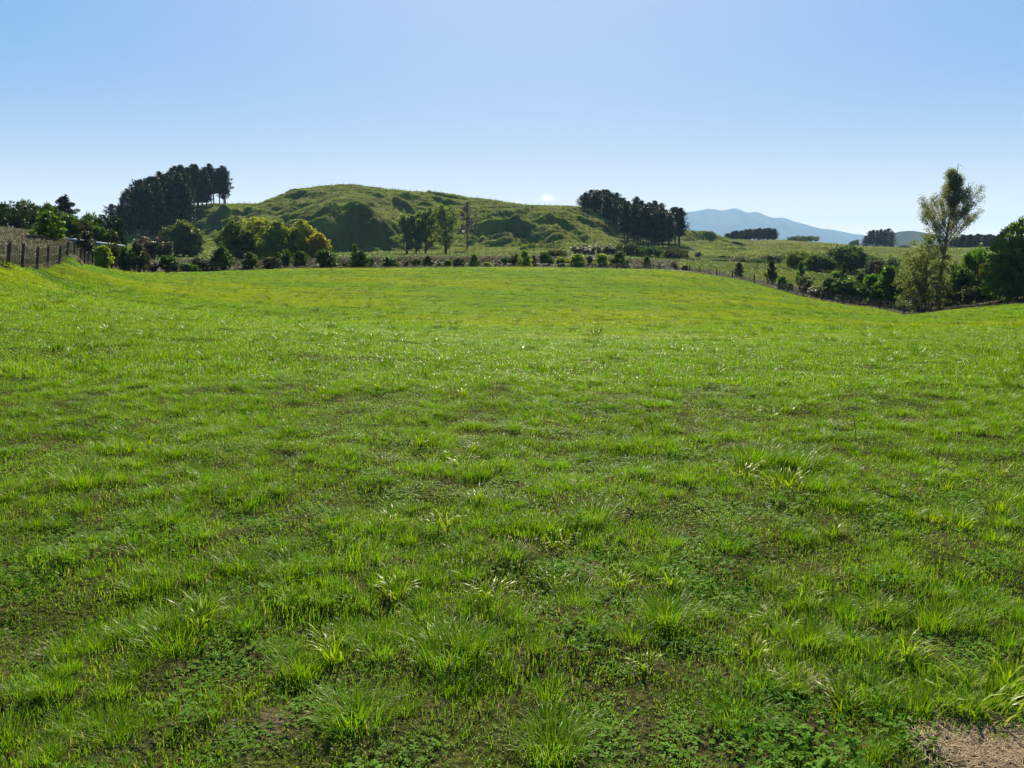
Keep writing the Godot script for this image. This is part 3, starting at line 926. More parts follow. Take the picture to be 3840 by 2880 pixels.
# ---------------------------------------------------------------- trees
func crown(a: Acc, lobes: Array, clumps: int, leaves: int, size: float, spread: float, low := 0.45, dark := 0.6, bright := 1.35) -> void:
	# lobes: centre and radii of the masses that make the crown up; leaves gather in clumps through them
	for lb in lobes:
		var n := int(clumps * lb[2])
		for k in n:
			var u := a.unit()
			var q := lerpf(low, 1.0, pow(rng.randf(), 0.6)) * rng.randf_range(0.86, 1.13)
			var c: Vector3 = lb[0] + u * lb[1] * q
			if c.y < 0.0: c.y = absf(c.y) * 0.5
			var tone := rng.randf_range(dark, bright)
			var warm := rng.randf_range(-0.12, 0.12)
			for j in leaves:
				var o := a.unit() * spread * pow(rng.randf(), 0.45)
				o.y *= 0.75
				var f := tone * rng.randf_range(0.85, 1.15)
				a.leaf(c + o, size * rng.randf_range(0.65, 1.3), Color(f * (1.0 + warm), f, f * (1.0 - warm)))

func limb(a: Acc, p: Vector3, q: Vector3, r0: float, r1: float, col: Color, bow := 0.08) -> void:
	var m := p.lerp(q, 0.5) + Vector3(rng.randf_range(-1, 1), rng.randf_range(0.0, 0.6), rng.randf_range(-1, 1)) * p.distance_to(q) * bow
	a.tube([p, p.lerp(m, 0.55), m, m.lerp(q, 0.55), q], [r0, lerpf(r0, r1, 0.3), lerpf(r0, r1, 0.5), lerpf(r0, r1, 0.75), r1], col, 5)

# shapes one metre high and one metre wide, to be scaled to each plant
func plant_shape(kind: String) -> Array:
	if shapes.has(kind):
		return shapes[kind]
	var a := Acc.new(rng)
	var t := Acc.new(rng)
	var bark := grey(1.0)
	if kind.begins_with("round"):
		crown(a, [[Vector3(0, 0.50, 0), Vector3(0.42, 0.46, 0.42), 1.0], [Vector3(0.05, 0.72, 0), Vector3(0.25, 0.24, 0.26), 0.35], [Vector3(-0.1, 0.25, 0.06), Vector3(0.36, 0.26, 0.34), 0.5]], 80, 24, 0.088, 0.10)
	elif kind.begins_with("column"):
		crown(a, [[Vector3(0, 0.33, 0), Vector3(0.44, 0.32, 0.44), 0.7], [Vector3(0.02, 0.58, 0), Vector3(0.34, 0.30, 0.34), 0.6], [Vector3(0.0, 0.82, 0), Vector3(0.17, 0.18, 0.17), 0.3]], 80, 24, 0.078, 0.085)
	elif kind.begins_with("loose"):
		for k in 13:
			var g := rng.randf() * TAU
			var e := Vector3(cos(g) * rng.randf_range(0.1, 0.42), rng.randf_range(0.6, 0.98), sin(g) * rng.randf_range(0.1, 0.42))
			limb(t, Vector3(cos(g) * 0.04, -0.02, sin(g) * 0.04), e, 0.012, 0.003, bark)
			for j in 9:
				var f := lerpf(0.3, 1.0, j / 8.0)
				crown(a, [[e * f, Vector3(0.03, 0.03, 0.03), 1.0]], 1, 20, 0.075, 0.10)
	elif kind.begins_with("broad"):
		for k in 7:
			var g := TAU * k / 7.0 + rng.randf()
			var r := rng.randf_range(0.12, 0.3)
			crown(a, [[Vector3(cos(g) * r, rng.randf_range(0.34, 0.66), sin(g) * r), Vector3(0.20, 0.27, 0.20) * rng.randf_range(0.8, 1.2), 1.0]], 34, 26, 0.056, 0.075)
		crown(a, [[Vector3(0, 0.28, 0), Vector3(0.42, 0.26, 0.42), 1.0]], 46, 24, 0.056, 0.08)
	elif kind.begins_with("hedge"):
		for k in 16:
			var g := rng.randf() * TAU
			var r := 0.40 * sqrt(rng.randf())
			var q := rng.randf_range(0.11, 0.17)
			crown(a, [[Vector3(cos(g) * r, q * 0.95, sin(g) * r), Vector3(0.12, q * 0.95, 0.12), 1.0]], 26, 20, 0.030, 0.042)
	elif kind.begins_with("cone"):
		for k in 11:
			var f := k / 10.0
			crown(a, [[Vector3(0, 0.06 + 0.88 * f, 0), Vector3(0.42, 0.10, 0.42) * (1.02 - f * 0.92), 1.0]], int(20 - 13 * f), 24, 0.072, 0.06 + 0.04 * (1.0 - f))
	elif kind.begins_with("tussock"):
		for k in 260:
			var g := rng.randf() * TAU
			var r := 0.22 * sqrt(rng.randf())
			var f := rng.randf_range(0.7, 1.2)
			a.blade(Vector3(cos(g) * r, -0.02, sin(g) * r), Vector3(cos(g), 0, sin(g)), rng.randf_range(0.55, 1.0), 0.022, rng.randf_range(0.3, 1.5), grey(f), grey(f * 1.1), 3)
	if kind.begins_with("hedge"):
		for k in 9:
			var g := rng.randf() * TAU
			var r := 0.36 * sqrt(rng.randf())
			limb(t, Vector3(cos(g) * r, -0.03, sin(g) * r), Vector3(cos(g) * r * 1.1, 0.15, sin(g) * r * 1.1), 0.010, 0.003, bark)
	elif not kind.begins_with("tussock") and not kind.begins_with("loose"):
		limb(t, Vector3(0, -0.05, 0), Vector3(0.02, 0.6, 0), 0.035, 0.01, bark)
		for k in 5:
			var g := TAU * k / 5.0
			limb(t, Vector3(0, 0.08 + 0.05 * k, 0), Vector3(cos(g) * 0.25, 0.35 + 0.08 * k, sin(g) * 0.25), 0.018, 0.005, bark)
	shapes[kind] = [a.mesh(), t.mesh() if t.v.size() else null]
	return shapes[kind]

const TINTS := {
	"dark": [Color(0.060, 0.100, 0.020), Color(0.75, 0.95, 0.2)],
	"deep": [Color(0.026, 0.044, 0.013), Color(0.45, 0.6, 0.15)],
	"olive": [Color(0.058, 0.070, 0.020), Color(0.65, 0.75, 0.2)],
	"brown": [Color(0.072, 0.060, 0.032), Color(0.5, 0.45, 0.26)],
	"green": [Color(0.080, 0.150, 0.018), Color(0.85, 1.0, 0.22)],
	"lime": [Color(0.180, 0.260, 0.030), Color(1.0, 1.0, 0.28)],
	"yellow": [Color(0.270, 0.235, 0.020), Color(0.95, 0.95, 0.22)],
	"willow": [Color(0.095, 0.128, 0.022), Color(0.9, 1.0, 0.28)],
	"grey": [Color(0.080, 0.108, 0.042), Color(0.7, 0.8, 0.32)],
	"rust": [Color(0.140, 0.115, 0.030), Color(0.8, 0.6, 0.25)],
}

func tint(name_: String) -> StandardMaterial3D:
	return leaf_mat("leaves_" + name_, TINTS[name_][0], TINTS[name_][1], 0.5, 0.22)

func bark() -> StandardMaterial3D:
	return dull_mat("bark", Color(0.075, 0.062, 0.050))

# a plant at x, d whose top stands at the given height above sea level of the scene, w metres wide
func plant(called: String, category: String, kind: String, col: String, x: float, d: float, w: float, top: float, label: String, group := "", turn := -1.0, lean := 0.0) -> Node3D:
	var y := ground(x, d)
	var h := maxf(top - y, 0.25)
	if kind.begins_with("broad") and w / h > 1.7:
		kind = kind.replace("broad", "hedge")
	var s := plant_shape(kind)
	var box: AABB = s[0].get_aabb()
	var o := thing(called, label, category, Vector3(x, y - 0.03, -d), group)
	o.basis = Basis(Vector3(0, 0, 1), -lean) * Basis(Vector3.UP, rng.randf() * TAU if turn < 0.0 else turn) * Basis.from_scale(Vector3(w / (box.size.x * 0.93), h / (box.end.y * 0.95), w / (box.size.x * 0.93)))
	part(o, "blades" if kind.begins_with("tussock") else "foliage", s[0], tint(col))
	if s[1]:
		part(o, "stem" if category == "shrub" else "trunk", s[1], bark())
	return o

func make_shrubs() -> void:
	plant("dense_tree", "tree", "broad1", "deep", -68.10, 112, 7.80, 7.93, "dark dense tree cut by the left edge of the frame above the brown bank", "", -1.0, 0)
	plant("dense_tree", "tree", "broad2", "deep", -69.43, 118, 6.16, 8.32, "broad dark rounded tree at the far left behind the brown bank", "", -1.0, 0)
	plant("dense_tree", "tree", "broad3", "dark", -73.26, 128, 4.14, 9.05, "dark bushy tree with a knobbly top beside the broad tree at far left", "", -1.0, 0)
	plant("dense_tree", "tree", "broad1", "dark", -72.77, 130, 4.20, 8.72, "lower dark bushy tree between the knobbly one and the layered conifer", "", -1.0, 0)
	plant("dense_tree", "tree", "round2", "dark", -72.66, 132, 3.45, 8.88, "small dark tree right against the left side of the layered conifer", "", -1.0, 0)
	plant("big_shrub", "shrub", "column1", "green", -40.80, 74, 3.04, 4.96, "big bushy green shrub standing just behind the batten fence on the left", "", -1.0, 0)
	plant("big_shrub", "shrub", "broad1", "dark", -70.25, 135, 6.05, 7.63, "dark shrubby tree below the layered conifer", "", -1.0, 0)
	plant("big_shrub", "shrub", "broad2", "olive", -62.81, 124, 3.70, 6.28, "olive shrub in the dark thicket above the pale topped wall", "", -1.0, 0)
	plant("big_shrub", "shrub", "broad3", "dark", -68.27, 138, 4.81, 7.54, "dark rounded thicket tree midway between conifer and left pines", "", -1.0, 0)
	plant("big_shrub", "shrub", "broad2", "deep", -66.63, 140, 4.53, 7.91, "dark thicket tree joined to the left end of the pines", "", -1.0, 0)
	plant("shrub", "shrub", "round1", "dark", -59.14, 120, 2.99, 4.91, "mid green bush low in the thicket above the pale topped wall", "", -1.0, 0)
	plant("shrub", "shrub", "round2", "olive", -58.27, 122, 2.73, 4.47, "bush at the right foot of the thicket under the left pines", "", -1.0, 0)
	plant("shrub", "shrub", "column2", "deep", -57.88, 124, 1.70, 4.39, "narrow dark bush where the pale topped wall ends", "", -1.0, 0)
	plant("shrub", "shrub", "column2", "olive", -50.37, 98, 2.80, 3.81, "leaning brownish green bush hiding part of the pale topped wall", "", -1.0, 0.25)
	plant("shrub", "shrub", "round1", "lime", -45.17, 92, 2.17, 2.07, "bright yellow green bush at the far end of the batten fence", "", -1.0, 0)
	plant("shrub", "shrub", "loose1", "olive", -52.15, 108, 2.55, 2.65, "twiggy brown bush behind the bright bush at the end of the fence", "", -1.0, 0.15)
	plant("shrub", "shrub", "round3", "dark", -52.09, 112, 2.65, 2.06, "dark green bush left of the pair right of the fence end", "", -1.0, 0)
	plant("shrub", "shrub", "column1", "olive", -51.26, 114, 2.69, 2.71, "tall brown green bush right of the pair past the fence end", "", -1.0, 0)
	plant("shrub", "shrub", "loose2", "brown", -50.75, 116, 1.15, 2.20, "thin dry upright weed clump beside the tall brown green bush", "", -1.0, 0)
	plant("shrub", "shrub", "loose1", "brown", -51.79, 120, 2.09, -0.13, "low dry brown weed clump left of the small dark round bush", "", -1.0, 0)
	plant("shrub", "shrub", "round2", "dark", -50.36, 122, 3.19, 0.82, "small dark round bush in front of the round willow", "", -1.0, 0)
	plant("scrub", "shrub", "loose3", "brown", -90.61, 210, 6.01, 5.04, "scrubby brown brushwood left of the round willow", "", -1.0, 0)
	plant("scrub", "shrub", "broad3", "olive", -85.56, 205, 4.84, 3.70, "olive scrub under the left side of the round willow", "", -1.0, 0)
	plant("shrub", "shrub", "round1", "green", -49.96, 128, 3.50, -0.31, "low bright green bush at the crest below the round willow", "", -1.0, 0)
	plant("shrub", "shrub", "round3", "olive", -49.17, 131, 4.07, 0.46, "wide brownish bush just right of the low bright green bush", "", -1.0, 0)
	plant("shrub", "shrub", "column1", "dark", -46.41, 133, 4.38, 2.31, "largest dark bush on the crest, left of the yellow willows", "", -1.0, 0.05)
	plant("shrub", "shrub", "column2", "dark", -42.54, 135, 3.27, 1.21, "dark upright bush in front of the left yellow willow", "", -1.0, 0)
	plant("shrub", "shrub", "round2", "olive", -39.06, 135, 3.36, 0.49, "low brown domed bush in front of the middle yellow willow", "", -1.0, 0)
	plant("shrub", "shrub", "loose1", "dark", -37.23, 137, 2.22, 1.74, "dark twiggy bush between the two yellow willow groups", "", -1.0, 0)
	plant("shrub", "shrub", "round3", "dark", -35.33, 139, 3.11, 1.39, "dark bush under the right yellow willow", "", -1.0, 0)
	plant("shrub", "shrub", "round1", "dark", -30.67, 137, 3.92, 1.67, "round dark bush at the right foot of the yellow willows", "", -1.0, 0)
	plant("shrub", "shrub", "loose2", "brown", -29.29, 150, 2.24, -0.56, "dry brown weed clump right of the round dark bush", "", -1.0, 0)
	plant("shrub", "shrub", "round2", "dark", -25.10, 137, 3.58, 1.53, "dark bush on the crest below the shaded hollow of the hill", "", -1.0, 0)
	plant("shrub", "shrub", "column2", "green", -26.80, 142, 1.68, 2.50, "light green leafy shoot rising behind the dark bush below the hollow", "", -1.0, 0)
	plant("shrub", "shrub", "round3", "green", -20.28, 138, 3.43, 0.64, "green leafy bush on the crest left of the poplar row", "", -1.0, 0)
	plant("shrub", "shrub", "column1", "olive", -14.28, 139, 2.33, 0.67, "dull leaning bush below the middle poplars", "", -1.0, 0.12)
	plant("shrub", "shrub", "round1", "green", -10.80, 138, 2.15, 0.04, "small green bush below the rightmost poplar", "", -1.0, 0)
	plant("shrub", "shrub", "round2", "grey", -8.99, 140, 2.79, 0.45, "grey green glinting bush below the half bare tree", "", -1.0, 0)
	plant("shrub", "shrub", "column1", "green", -6.31, 139, 2.42, 0.91, "upright green bush right of the grey green one", "", -1.0, 0)
	plant("shrub", "shrub", "round3", "lime", -4.05, 138, 2.06, -0.36, "lowest bush on the crest, pale lime and glinting", "", -1.0, 0)
	plant("shrub", "shrub", "loose2", "olive", -0.09, 143, 2.67, 1.09, "thin brownish bush left of the bright topped dark bush", "", -1.0, 0)
	plant("shrub", "shrub", "column1", "lime", 2.11, 141, 2.72, 1.60, "bright topped bush, first of the lime edged row right of centre", "", -1.0, 0)
	plant("shrub", "shrub", "column2", "olive", 3.70, 143, 1.42, 0.60, "narrow olive bush tucked against the first lime edged bush", "", -1.0, 0)
	plant("shrub", "shrub", "round1", "dark", 6.96, 172, 3.42, 1.28, "dark round bush set back behind the pale wire fence", "", -1.0, 0)
	plant("shrub", "shrub", "broad1", "olive", 11.15, 215, 5.62, 1.87, "flat olive scrub on the far bank behind the pale wires", "", -1.0, 0)
	plant("shrub", "shrub", "round2", "lime", 8.40, 143, 2.49, 0.46, "small lime edged domed bush, second of its row", "", -1.0, 0)
	plant("shrub", "shrub", "round3", "lime", 11.07, 143, 3.65, 0.93, "widest lime edged bush, third of its row", "", -1.0, 0)
	plant("shrub", "shrub", "column1", "grey", 13.59, 146, 2.45, 0.58, "grey green bush between the two biggest lime edged bushes", "", -1.0, 0)
	plant("shrub", "shrub", "round1", "lime", 15.50, 144, 2.87, 0.97, "tall glinting lime edged bush, last of its row", "", -1.0, 0)
	plant("shrub", "shrub", "column2", "dark", 18.59, 146, 3.45, 1.29, "tall dark bush right of the lime edged row", "", -1.0, 0.1)
	plant("shrub", "shrub", "column1", "green", 20.01, 145, 1.35, -0.08, "narrow green bush hugging the tall dark bush", "", -1.0, 0)
	plant("shrub", "shrub", "round2", "grey", 21.92, 146, 2.18, -1.00, "low grey green glinting bush on the crest right of centre", "", -1.0, 0)
	plant("shrub", "shrub", "column2", "dark", 24.03, 148, 2.12, 0.52, "dark upright bush left of the pair of fence posts", "", -1.0, 0)
	plant("shrub", "shrub", "column1", "olive", 30.24, 156, 2.13, -0.66, "small pointed olive bush at the corner of the fence", "", -1.0, 0)
	plant("shrub", "shrub", "round1", "grey", 32.45, 156, 1.75, -1.14, "small grey bush on the fence line right of the pointed olive bush", "", -1.0, 0)
	plant("hedge", "shrub", "broad2", "olive", 39.51, 280, 9.40, 4.45, "left half of the olive hedge at the foot of the right pines", "", -1.0, 0)
	plant("hedge", "shrub", "broad3", "dark", 45.78, 279, 9.02, 3.09, "right half of the olive hedge, darker and lower", "", -1.0, 0)
	plant("hedge", "shrub", "broad1", "olive", 52.08, 268, 8.33, 2.40, "separate olive hedge right of the pines' foot", "", -1.0, 0)
	plant("scrub", "shrub", "round2", "dark", 35.25, 284, 3.53, 2.25, "dark bush at the left end of the olive hedge", "", -1.0, 0)
	plant("flax_bush", "shrub", "loose3", "grey", 22.39, 284, 3.89, 3.12, "leftmost glinting flax bush in the scrub patch below the hill", "", -1.0, 0)
	plant("flax_bush", "shrub", "loose1", "grey", 25.28, 290, 4.33, 3.45, "second glinting flax bush in the scrub patch below the hill", "", -1.0, 0)
	plant("flax_bush", "shrub", "loose3", "grey", 27.27, 284, 4.24, 2.97, "middle glinting flax bush in the scrub patch below the hill", "", -1.0, 0)
	plant("flax_bush", "shrub", "loose1", "dark", 30.40, 290, 3.97, 3.45, "dark flax bush in the scrub patch below the hill", "", -1.0, 0)
	plant("flax_bush", "shrub", "loose3", "grey", 32.13, 284, 4.24, 3.56, "rightmost flax bush in the scrub patch, beside the olive hedge", "", -1.0, 0)
	plant("shrub", "shrub", "column1", "dark", -59.99, 342, 5.74, 14.34, "lone dark bush on the shaded face of the hill hollow", "", -1.0, 0)
	plant("shrub", "shrub", "round1", "rust", 53.50, 246, 0.73, -0.87, "tiny rusty brown bush on the valley meadow", "", -1.0, 0)
	plant("shrub", "shrub", "round2", "dark", 67.03, 300, 2.99, 0.96, "small dark bush low on the right slope", "", -1.0, 0)
	plant("scrub", "shrub", "broad1", "dark", 63.94, 262, 5.87, -0.98, "dark scrub in the valley right of the rusty bush", "", -1.0, 0)
	plant("scrub", "shrub", "broad2", "deep", 66.47, 258, 3.53, -1.21, "darkest low scrub clump in the valley", "", -1.0, 0)
	plant("sapling", "tree", "column1", "olive", 41.48, 152, 2.08, -0.60, "short bushy poplar sapling behind the right fence, leftmost of four", "", -1.0, 0)
	plant("sapling", "tree", "column2", "olive", 43.11, 138, 2.06, -0.11, "tallest poplar sapling, second of four along the right fence", "", -1.0, 0)
	plant("sapling", "tree", "column1", "green", 49.33, 142, 1.68, -0.31, "slim pale poplar sapling, third of four along the right fence", "", -1.0, 0)
	plant("sapling", "tree", "column2", "olive", 55.95, 140, 1.74, -0.57, "slim poplar sapling in front of the right willows, last of four", "", -1.0, 0)
	plant("shrub", "shrub", "round1", "green", 40.35, 124, 2.01, -2.25, "green bush right of the tallest poplar sapling", "", -1.0, 0)
	plant("shrub", "shrub", "round2", "dark", 41.90, 125, 1.40, -3.23, "small dark bush on the right fence line", "", -1.0, 0)
	plant("shrub", "shrub", "loose1", "grey", 44.68, 126, 2.51, -2.11, "thin grey weedy bush below the slim pale sapling", "", -1.0, 0)
	plant("shrub", "shrub", "loose3", "grey", 43.91, 119, 2.22, -3.52, "pale weedy bush with seed heads at the right fence", "", -1.0, 0)
	plant("shrub", "shrub", "loose2", "brown", 43.04, 123, 1.53, -3.30, "dry brown weed clump along the right fence", "", -1.0, 0)
	plant("shrub", "shrub", "round3", "grey", 46.03, 120, 3.36, -2.37, "round grey green glinting bush behind the right fence", "", -1.0, 0)
	plant("big_shrub", "shrub", "broad1", "dark", 48.09, 117, 5.17, -2.28, "dark green rounded bush behind the lower right fence", "", -1.0, 0)
	plant("big_shrub", "shrub", "cone1", "green", 52.68, 116, 6.84, -0.83, "largest dark green bushy shrub by the lower right fence, pointed top", "", -1.0, 0)
	plant("big_shrub", "shrub", "round1", "green", 51.75, 119, 3.86, -1.84, "green bush between the rounded and the pointed shrub", "", -1.0, 0)
	plant("sapling", "tree", "cone1", "rust", 53.95, 123, 1.99, -0.90, "orange tinged young tree behind the pointed shrub", "", -1.0, 0)
	plant("shrub", "shrub", "round2", "grey", 52.63, 125, 2.40, -1.55, "grey green bush behind the dark rounded bush", "", -1.0, 0)
	plant("shrub", "shrub", "loose2", "olive", 56.01, 119, 2.98, -1.62, "twiggy olive bush right of the pointed shrub", "", -1.0, 0)
	plant("weed_clump", "shrub", "loose3", "brown", 52.00, 105, 3.10, -4.15, "dry brown weed clump at the foot of the tall poplar", "", -1.0, 0)
	plant("weed_clump", "shrub", "round3", "brown", 49.04, 92, 1.49, -4.62, "small low dry brown clump right of the poplar's foot", "", -1.0, 0)
	plant("weed_clump", "shrub", "round2", "brown", 52.47, 86, 1.01, -3.54, "dark brown tuft on the grass at the right edge", "", -1.0, 0)
	plant("big_shrub", "shrub", "broad2", "green", 60.43, 109, 3.86, 2.25, "light green leafy tree between the tall poplar and the edge tree", "", -1.0, 0)
	plant("big_shrub", "shrub", "broad3", "dark", 57.94, 106, 4.06, -0.23, "dark thicket bush right of the poplar trunk", "", -1.0, 0)
	plant("big_shrub", "shrub", "loose1", "olive", 56.24, 102, 2.26, -2.79, "thin weedy bush with pale leaves in front of the thicket", "", -1.0, 0)
	plant("big_shrub", "shrub", "round1", "rust", 59.03, 104, 1.69, -0.19, "bush with orange leaves left of the edge tree", "", -1.0, 0)
	plant("big_shrub", "shrub", "broad1", "deep", 59.10, 103, 3.95, -1.56, "dark low bush at the left foot of the edge tree", "", -1.0, 0)
	plant("big_shrub", "shrub", "broad2", "deep", 57.35, 109, 4.18, -2.55, "dark undergrowth bush right behind the poplar foot", "", -1.0, 0)
	plant("big_shrub", "shrub", "broad3", "deep", 55.67, 114, 4.37, -1.90, "dark undergrowth bush left of the poplar foot", "", -1.0, 0)
	plant("willow_tree", "tree", "broad1", "willow", 80.49, 235, 8.18, 1.51, "left willow of the valley thicket on the right", "", -1.0, 0)
	plant("willow_tree", "tree", "broad2", "willow", 82.73, 226, 7.87, 1.00, "second willow of the valley thicket, low and round", "", -1.0, 0)
	plant("willow_tree", "tree", "broad3", "olive", 93.36, 240, 9.55, 2.74, "pale willow behind in the middle of the valley thicket", "", -1.0, 0)
	plant("willow_tree", "tree", "broad1", "dark", 92.97, 228, 10.08, 3.09, "dark tall willow at the right of the valley thicket", "", -1.0, 0)
	plant("willow_tree", "tree", "broad2", "dark", 97.03, 222, 7.53, 0.08, "low dark tree at the right end of the valley thicket", "", -1.0, 0)
	plant("willow_tree", "tree", "broad3", "dark", 84.21, 222, 5.52, -0.01, "dark bush between the willows of the valley thicket", "", -1.0, 0)
	plant("shrub", "shrub", "loose1", "grey", 98.95, 216, 4.14, -0.01, "grey thin bush at the right end of the valley thicket", "", -1.0, 0)
	plant("round_tree", "tree", "broad1", "dark", 203.07, 600, 11.19, 11.57, "left and smaller of the two domed trees before the blue mountain", "", -1.0, 0)
	plant("round_tree", "tree", "broad2", "dark", 213.51, 605, 16.18, 12.27, "right and larger of the two domed trees before the blue mountain", "", -1.0, 0)
	plant("round_tree", "tree", "broad3", "dark", 368.35, 900, 11.75, 12.79, "tiny far domed tree right of the two domed trees", "", -1.0, 0)
	plant("round_tree", "tree", "broad1", "olive", 329.43, 700, 10.32, 5.92, "small bush like tree on the far rise right of the square pine group", "", -1.0, 0)
	plant("shrub", "shrub", "loose1", "olive", -27.63, 139, 2.07, -0.26, "low weedy bush left of the dark bush below the hollow", "", -1.0, 0)
	plant("shrub", "shrub", "round1", "olive", -24.72, 145, 2.34, 0.26, "low olive bush between the dark crest bush and the green one", "", -1.0, 0)
	plant("shrub", "shrub", "loose2", "brown", -18.44, 142, 2.12, -0.01, "brown weedy clump right of the green crest bush", "", -1.0, 0)
	plant("shrub", "shrub", "round3", "olive", -16.83, 146, 2.36, 0.02, "small olive bush left of the dull leaning bush", "", -1.0, 0)
	plant("shrub", "shrub", "loose3", "olive", -12.73, 141, 1.75, -0.14, "thin olive weed bush between the leaning bush and the small green one", "", -1.0, 0)
	plant("shrub", "shrub", "loose1", "brown", -2.68, 146, 2.36, -0.05, "brown weed bush right of the lowest lime bush", "", -1.0, 0)
	plant("shrub", "shrub", "round2", "dark", -1.33, 148, 2.02, 0.38, "small dark bush left of the thin brownish one", "", -1.0, 0)
	plant("shrub", "shrub", "round1", "olive", 9.79, 147, 2.01, -0.26, "low olive bush behind the gap between the two lime edged domes", "", -1.0, 0)
	plant("shrub", "shrub", "round3", "grey", 17.42, 148, 1.66, -0.42, "low grey bush left of the tall dark bush", "", -1.0, 0)
	plant("shrub", "shrub", "loose1", "olive", 27.11, 153, 2.09, -0.89, "thin weed bush by the pair of fence posts", "", -1.0, 0)
	plant("scrub", "shrub", "broad1", "olive", 73.96, 275, 11.29, -0.40, "long olive scrub on the low valley ridge right of the dark scrub", "", -1.0, 0)
	plant("scrub", "shrub", "broad2", "dark", 78.83, 272, 8.80, -0.74, "dark scrub line in the middle of the right valley", "", -1.0, 0)
	plant("scrub", "shrub", "broad3", "olive", 90.35, 290, 8.30, 0.09, "scrub on the rise left of the valley willows", "", -1.0, 0)
	plant("scrub", "shrub", "broad1", "dark", 59.41, 270, 5.04, -0.78, "dark scrub patch at the left of the valley dip", "", -1.0, 0)
	plant("shrub", "shrub", "round1", "olive", 89.41, 205, 6.04, -0.81, "low olive bush in front of the valley thicket", "", -1.0, 0)
	plant("shrub", "shrub", "broad1", "green", 68.65, 150, 3.98, -1.17, "green bush behind the pointed shrub", "", -1.0, 0)
	plant("shrub", "shrub", "round3", "green", 62.81, 160, 3.77, -2.53, "green bush right of the slim poplar saplings", "", -1.0, 0)

func pine_shape(kind: int) -> Array:
	# height 1 .. scaled; bare lower trunk, uneven whorls, rounded ragged top
	var key := "pine%d" % kind
	if shapes.has(key):
		return shapes[key]
	var a := Acc.new(rng)
	var t := Acc.new(rng)
	var bole: float = [0.16, 0.30, 0.24, 0.05][kind % 4]
	var wide: float = [0.205, 0.19, 0.225, 0.27][kind % 4]
	t.tube([Vector3(0, -0.03, 0), Vector3(0.004, 0.35, 0), Vector3(-0.003, 0.7, 0), Vector3(0, 0.97, 0)], [0.017, 0.013, 0.008, 0.002], grey(1.0), 6)
	var whorls := 18
	for k in whorls:
		var f := k / (whorls - 1.0)
		var y := lerpf(bole, 0.97, f)
		var l: float = wide * (pow(1.0 - f, 0.58) * 1.0 + 0.06) * (0.62 + 0.38 * smoothstep(0.0, 0.25, f))
		var nb := 6 if f < 0.8 else 4
		var off := rng.randf() * TAU
		for b in nb:
			var g := off + TAU * b / nb + rng.randf_range(-0.3, 0.3)
			var ll := l * rng.randf_range(0.5, 1.3)
			var rise := lerpf(0.05, 0.9, f) + rng.randf_range(-0.1, 0.25)
			var e := Vector3(cos(g), rise, sin(g)) * ll
			if f < 0.6: t.tube([Vector3(0, y, 0), Vector3(0, y, 0) + e * 0.5 - Vector3(0, 0.004, 0), Vector3(0, y, 0) + e], [0.004, 0.003, 0.001], grey(1.0), 3)
			for m in 5:
				var q := Vector3(0, y, 0) + e * lerpf(0.25, 1.0, m / 4.0) + Vector3(0, 0.012 * m / 4.0, 0)
				var tone := rng.randf_range(0.6, 1.35)
				for j in 7:
					var o := a.unit() * 0.026
					a.leaf(q + o, rng.randf_range(0.030, 0.054), grey(tone * rng.randf_range(0.85, 1.15)), 0.42)
	shapes[key] = [a.mesh(), t.mesh()]
	return shapes[key]

func pine(x: float, d: float, h: float, kind: int, label: String, group: String, wide := 1.0) -> void:
	var s := pine_shape(kind)
	var o := thing("pine_tree", label, "tree", Vector3(x, ground(x, d) - 0.1, -d), group)
	o.basis = Basis(Vector3.UP, rng.randf() * TAU) * Basis.from_scale(Vector3(h * wide, h, h * wide))
	part(o, "crown", s[0], leaf_mat("pine_needles", Color(0.018, 0.030, 0.011), Color(0.3, 0.4, 0.14), 0.55, 0.15))
	part(o, "trunk", s[1], dull_mat("pine_bark", Color(0.065, 0.05, 0.04)))

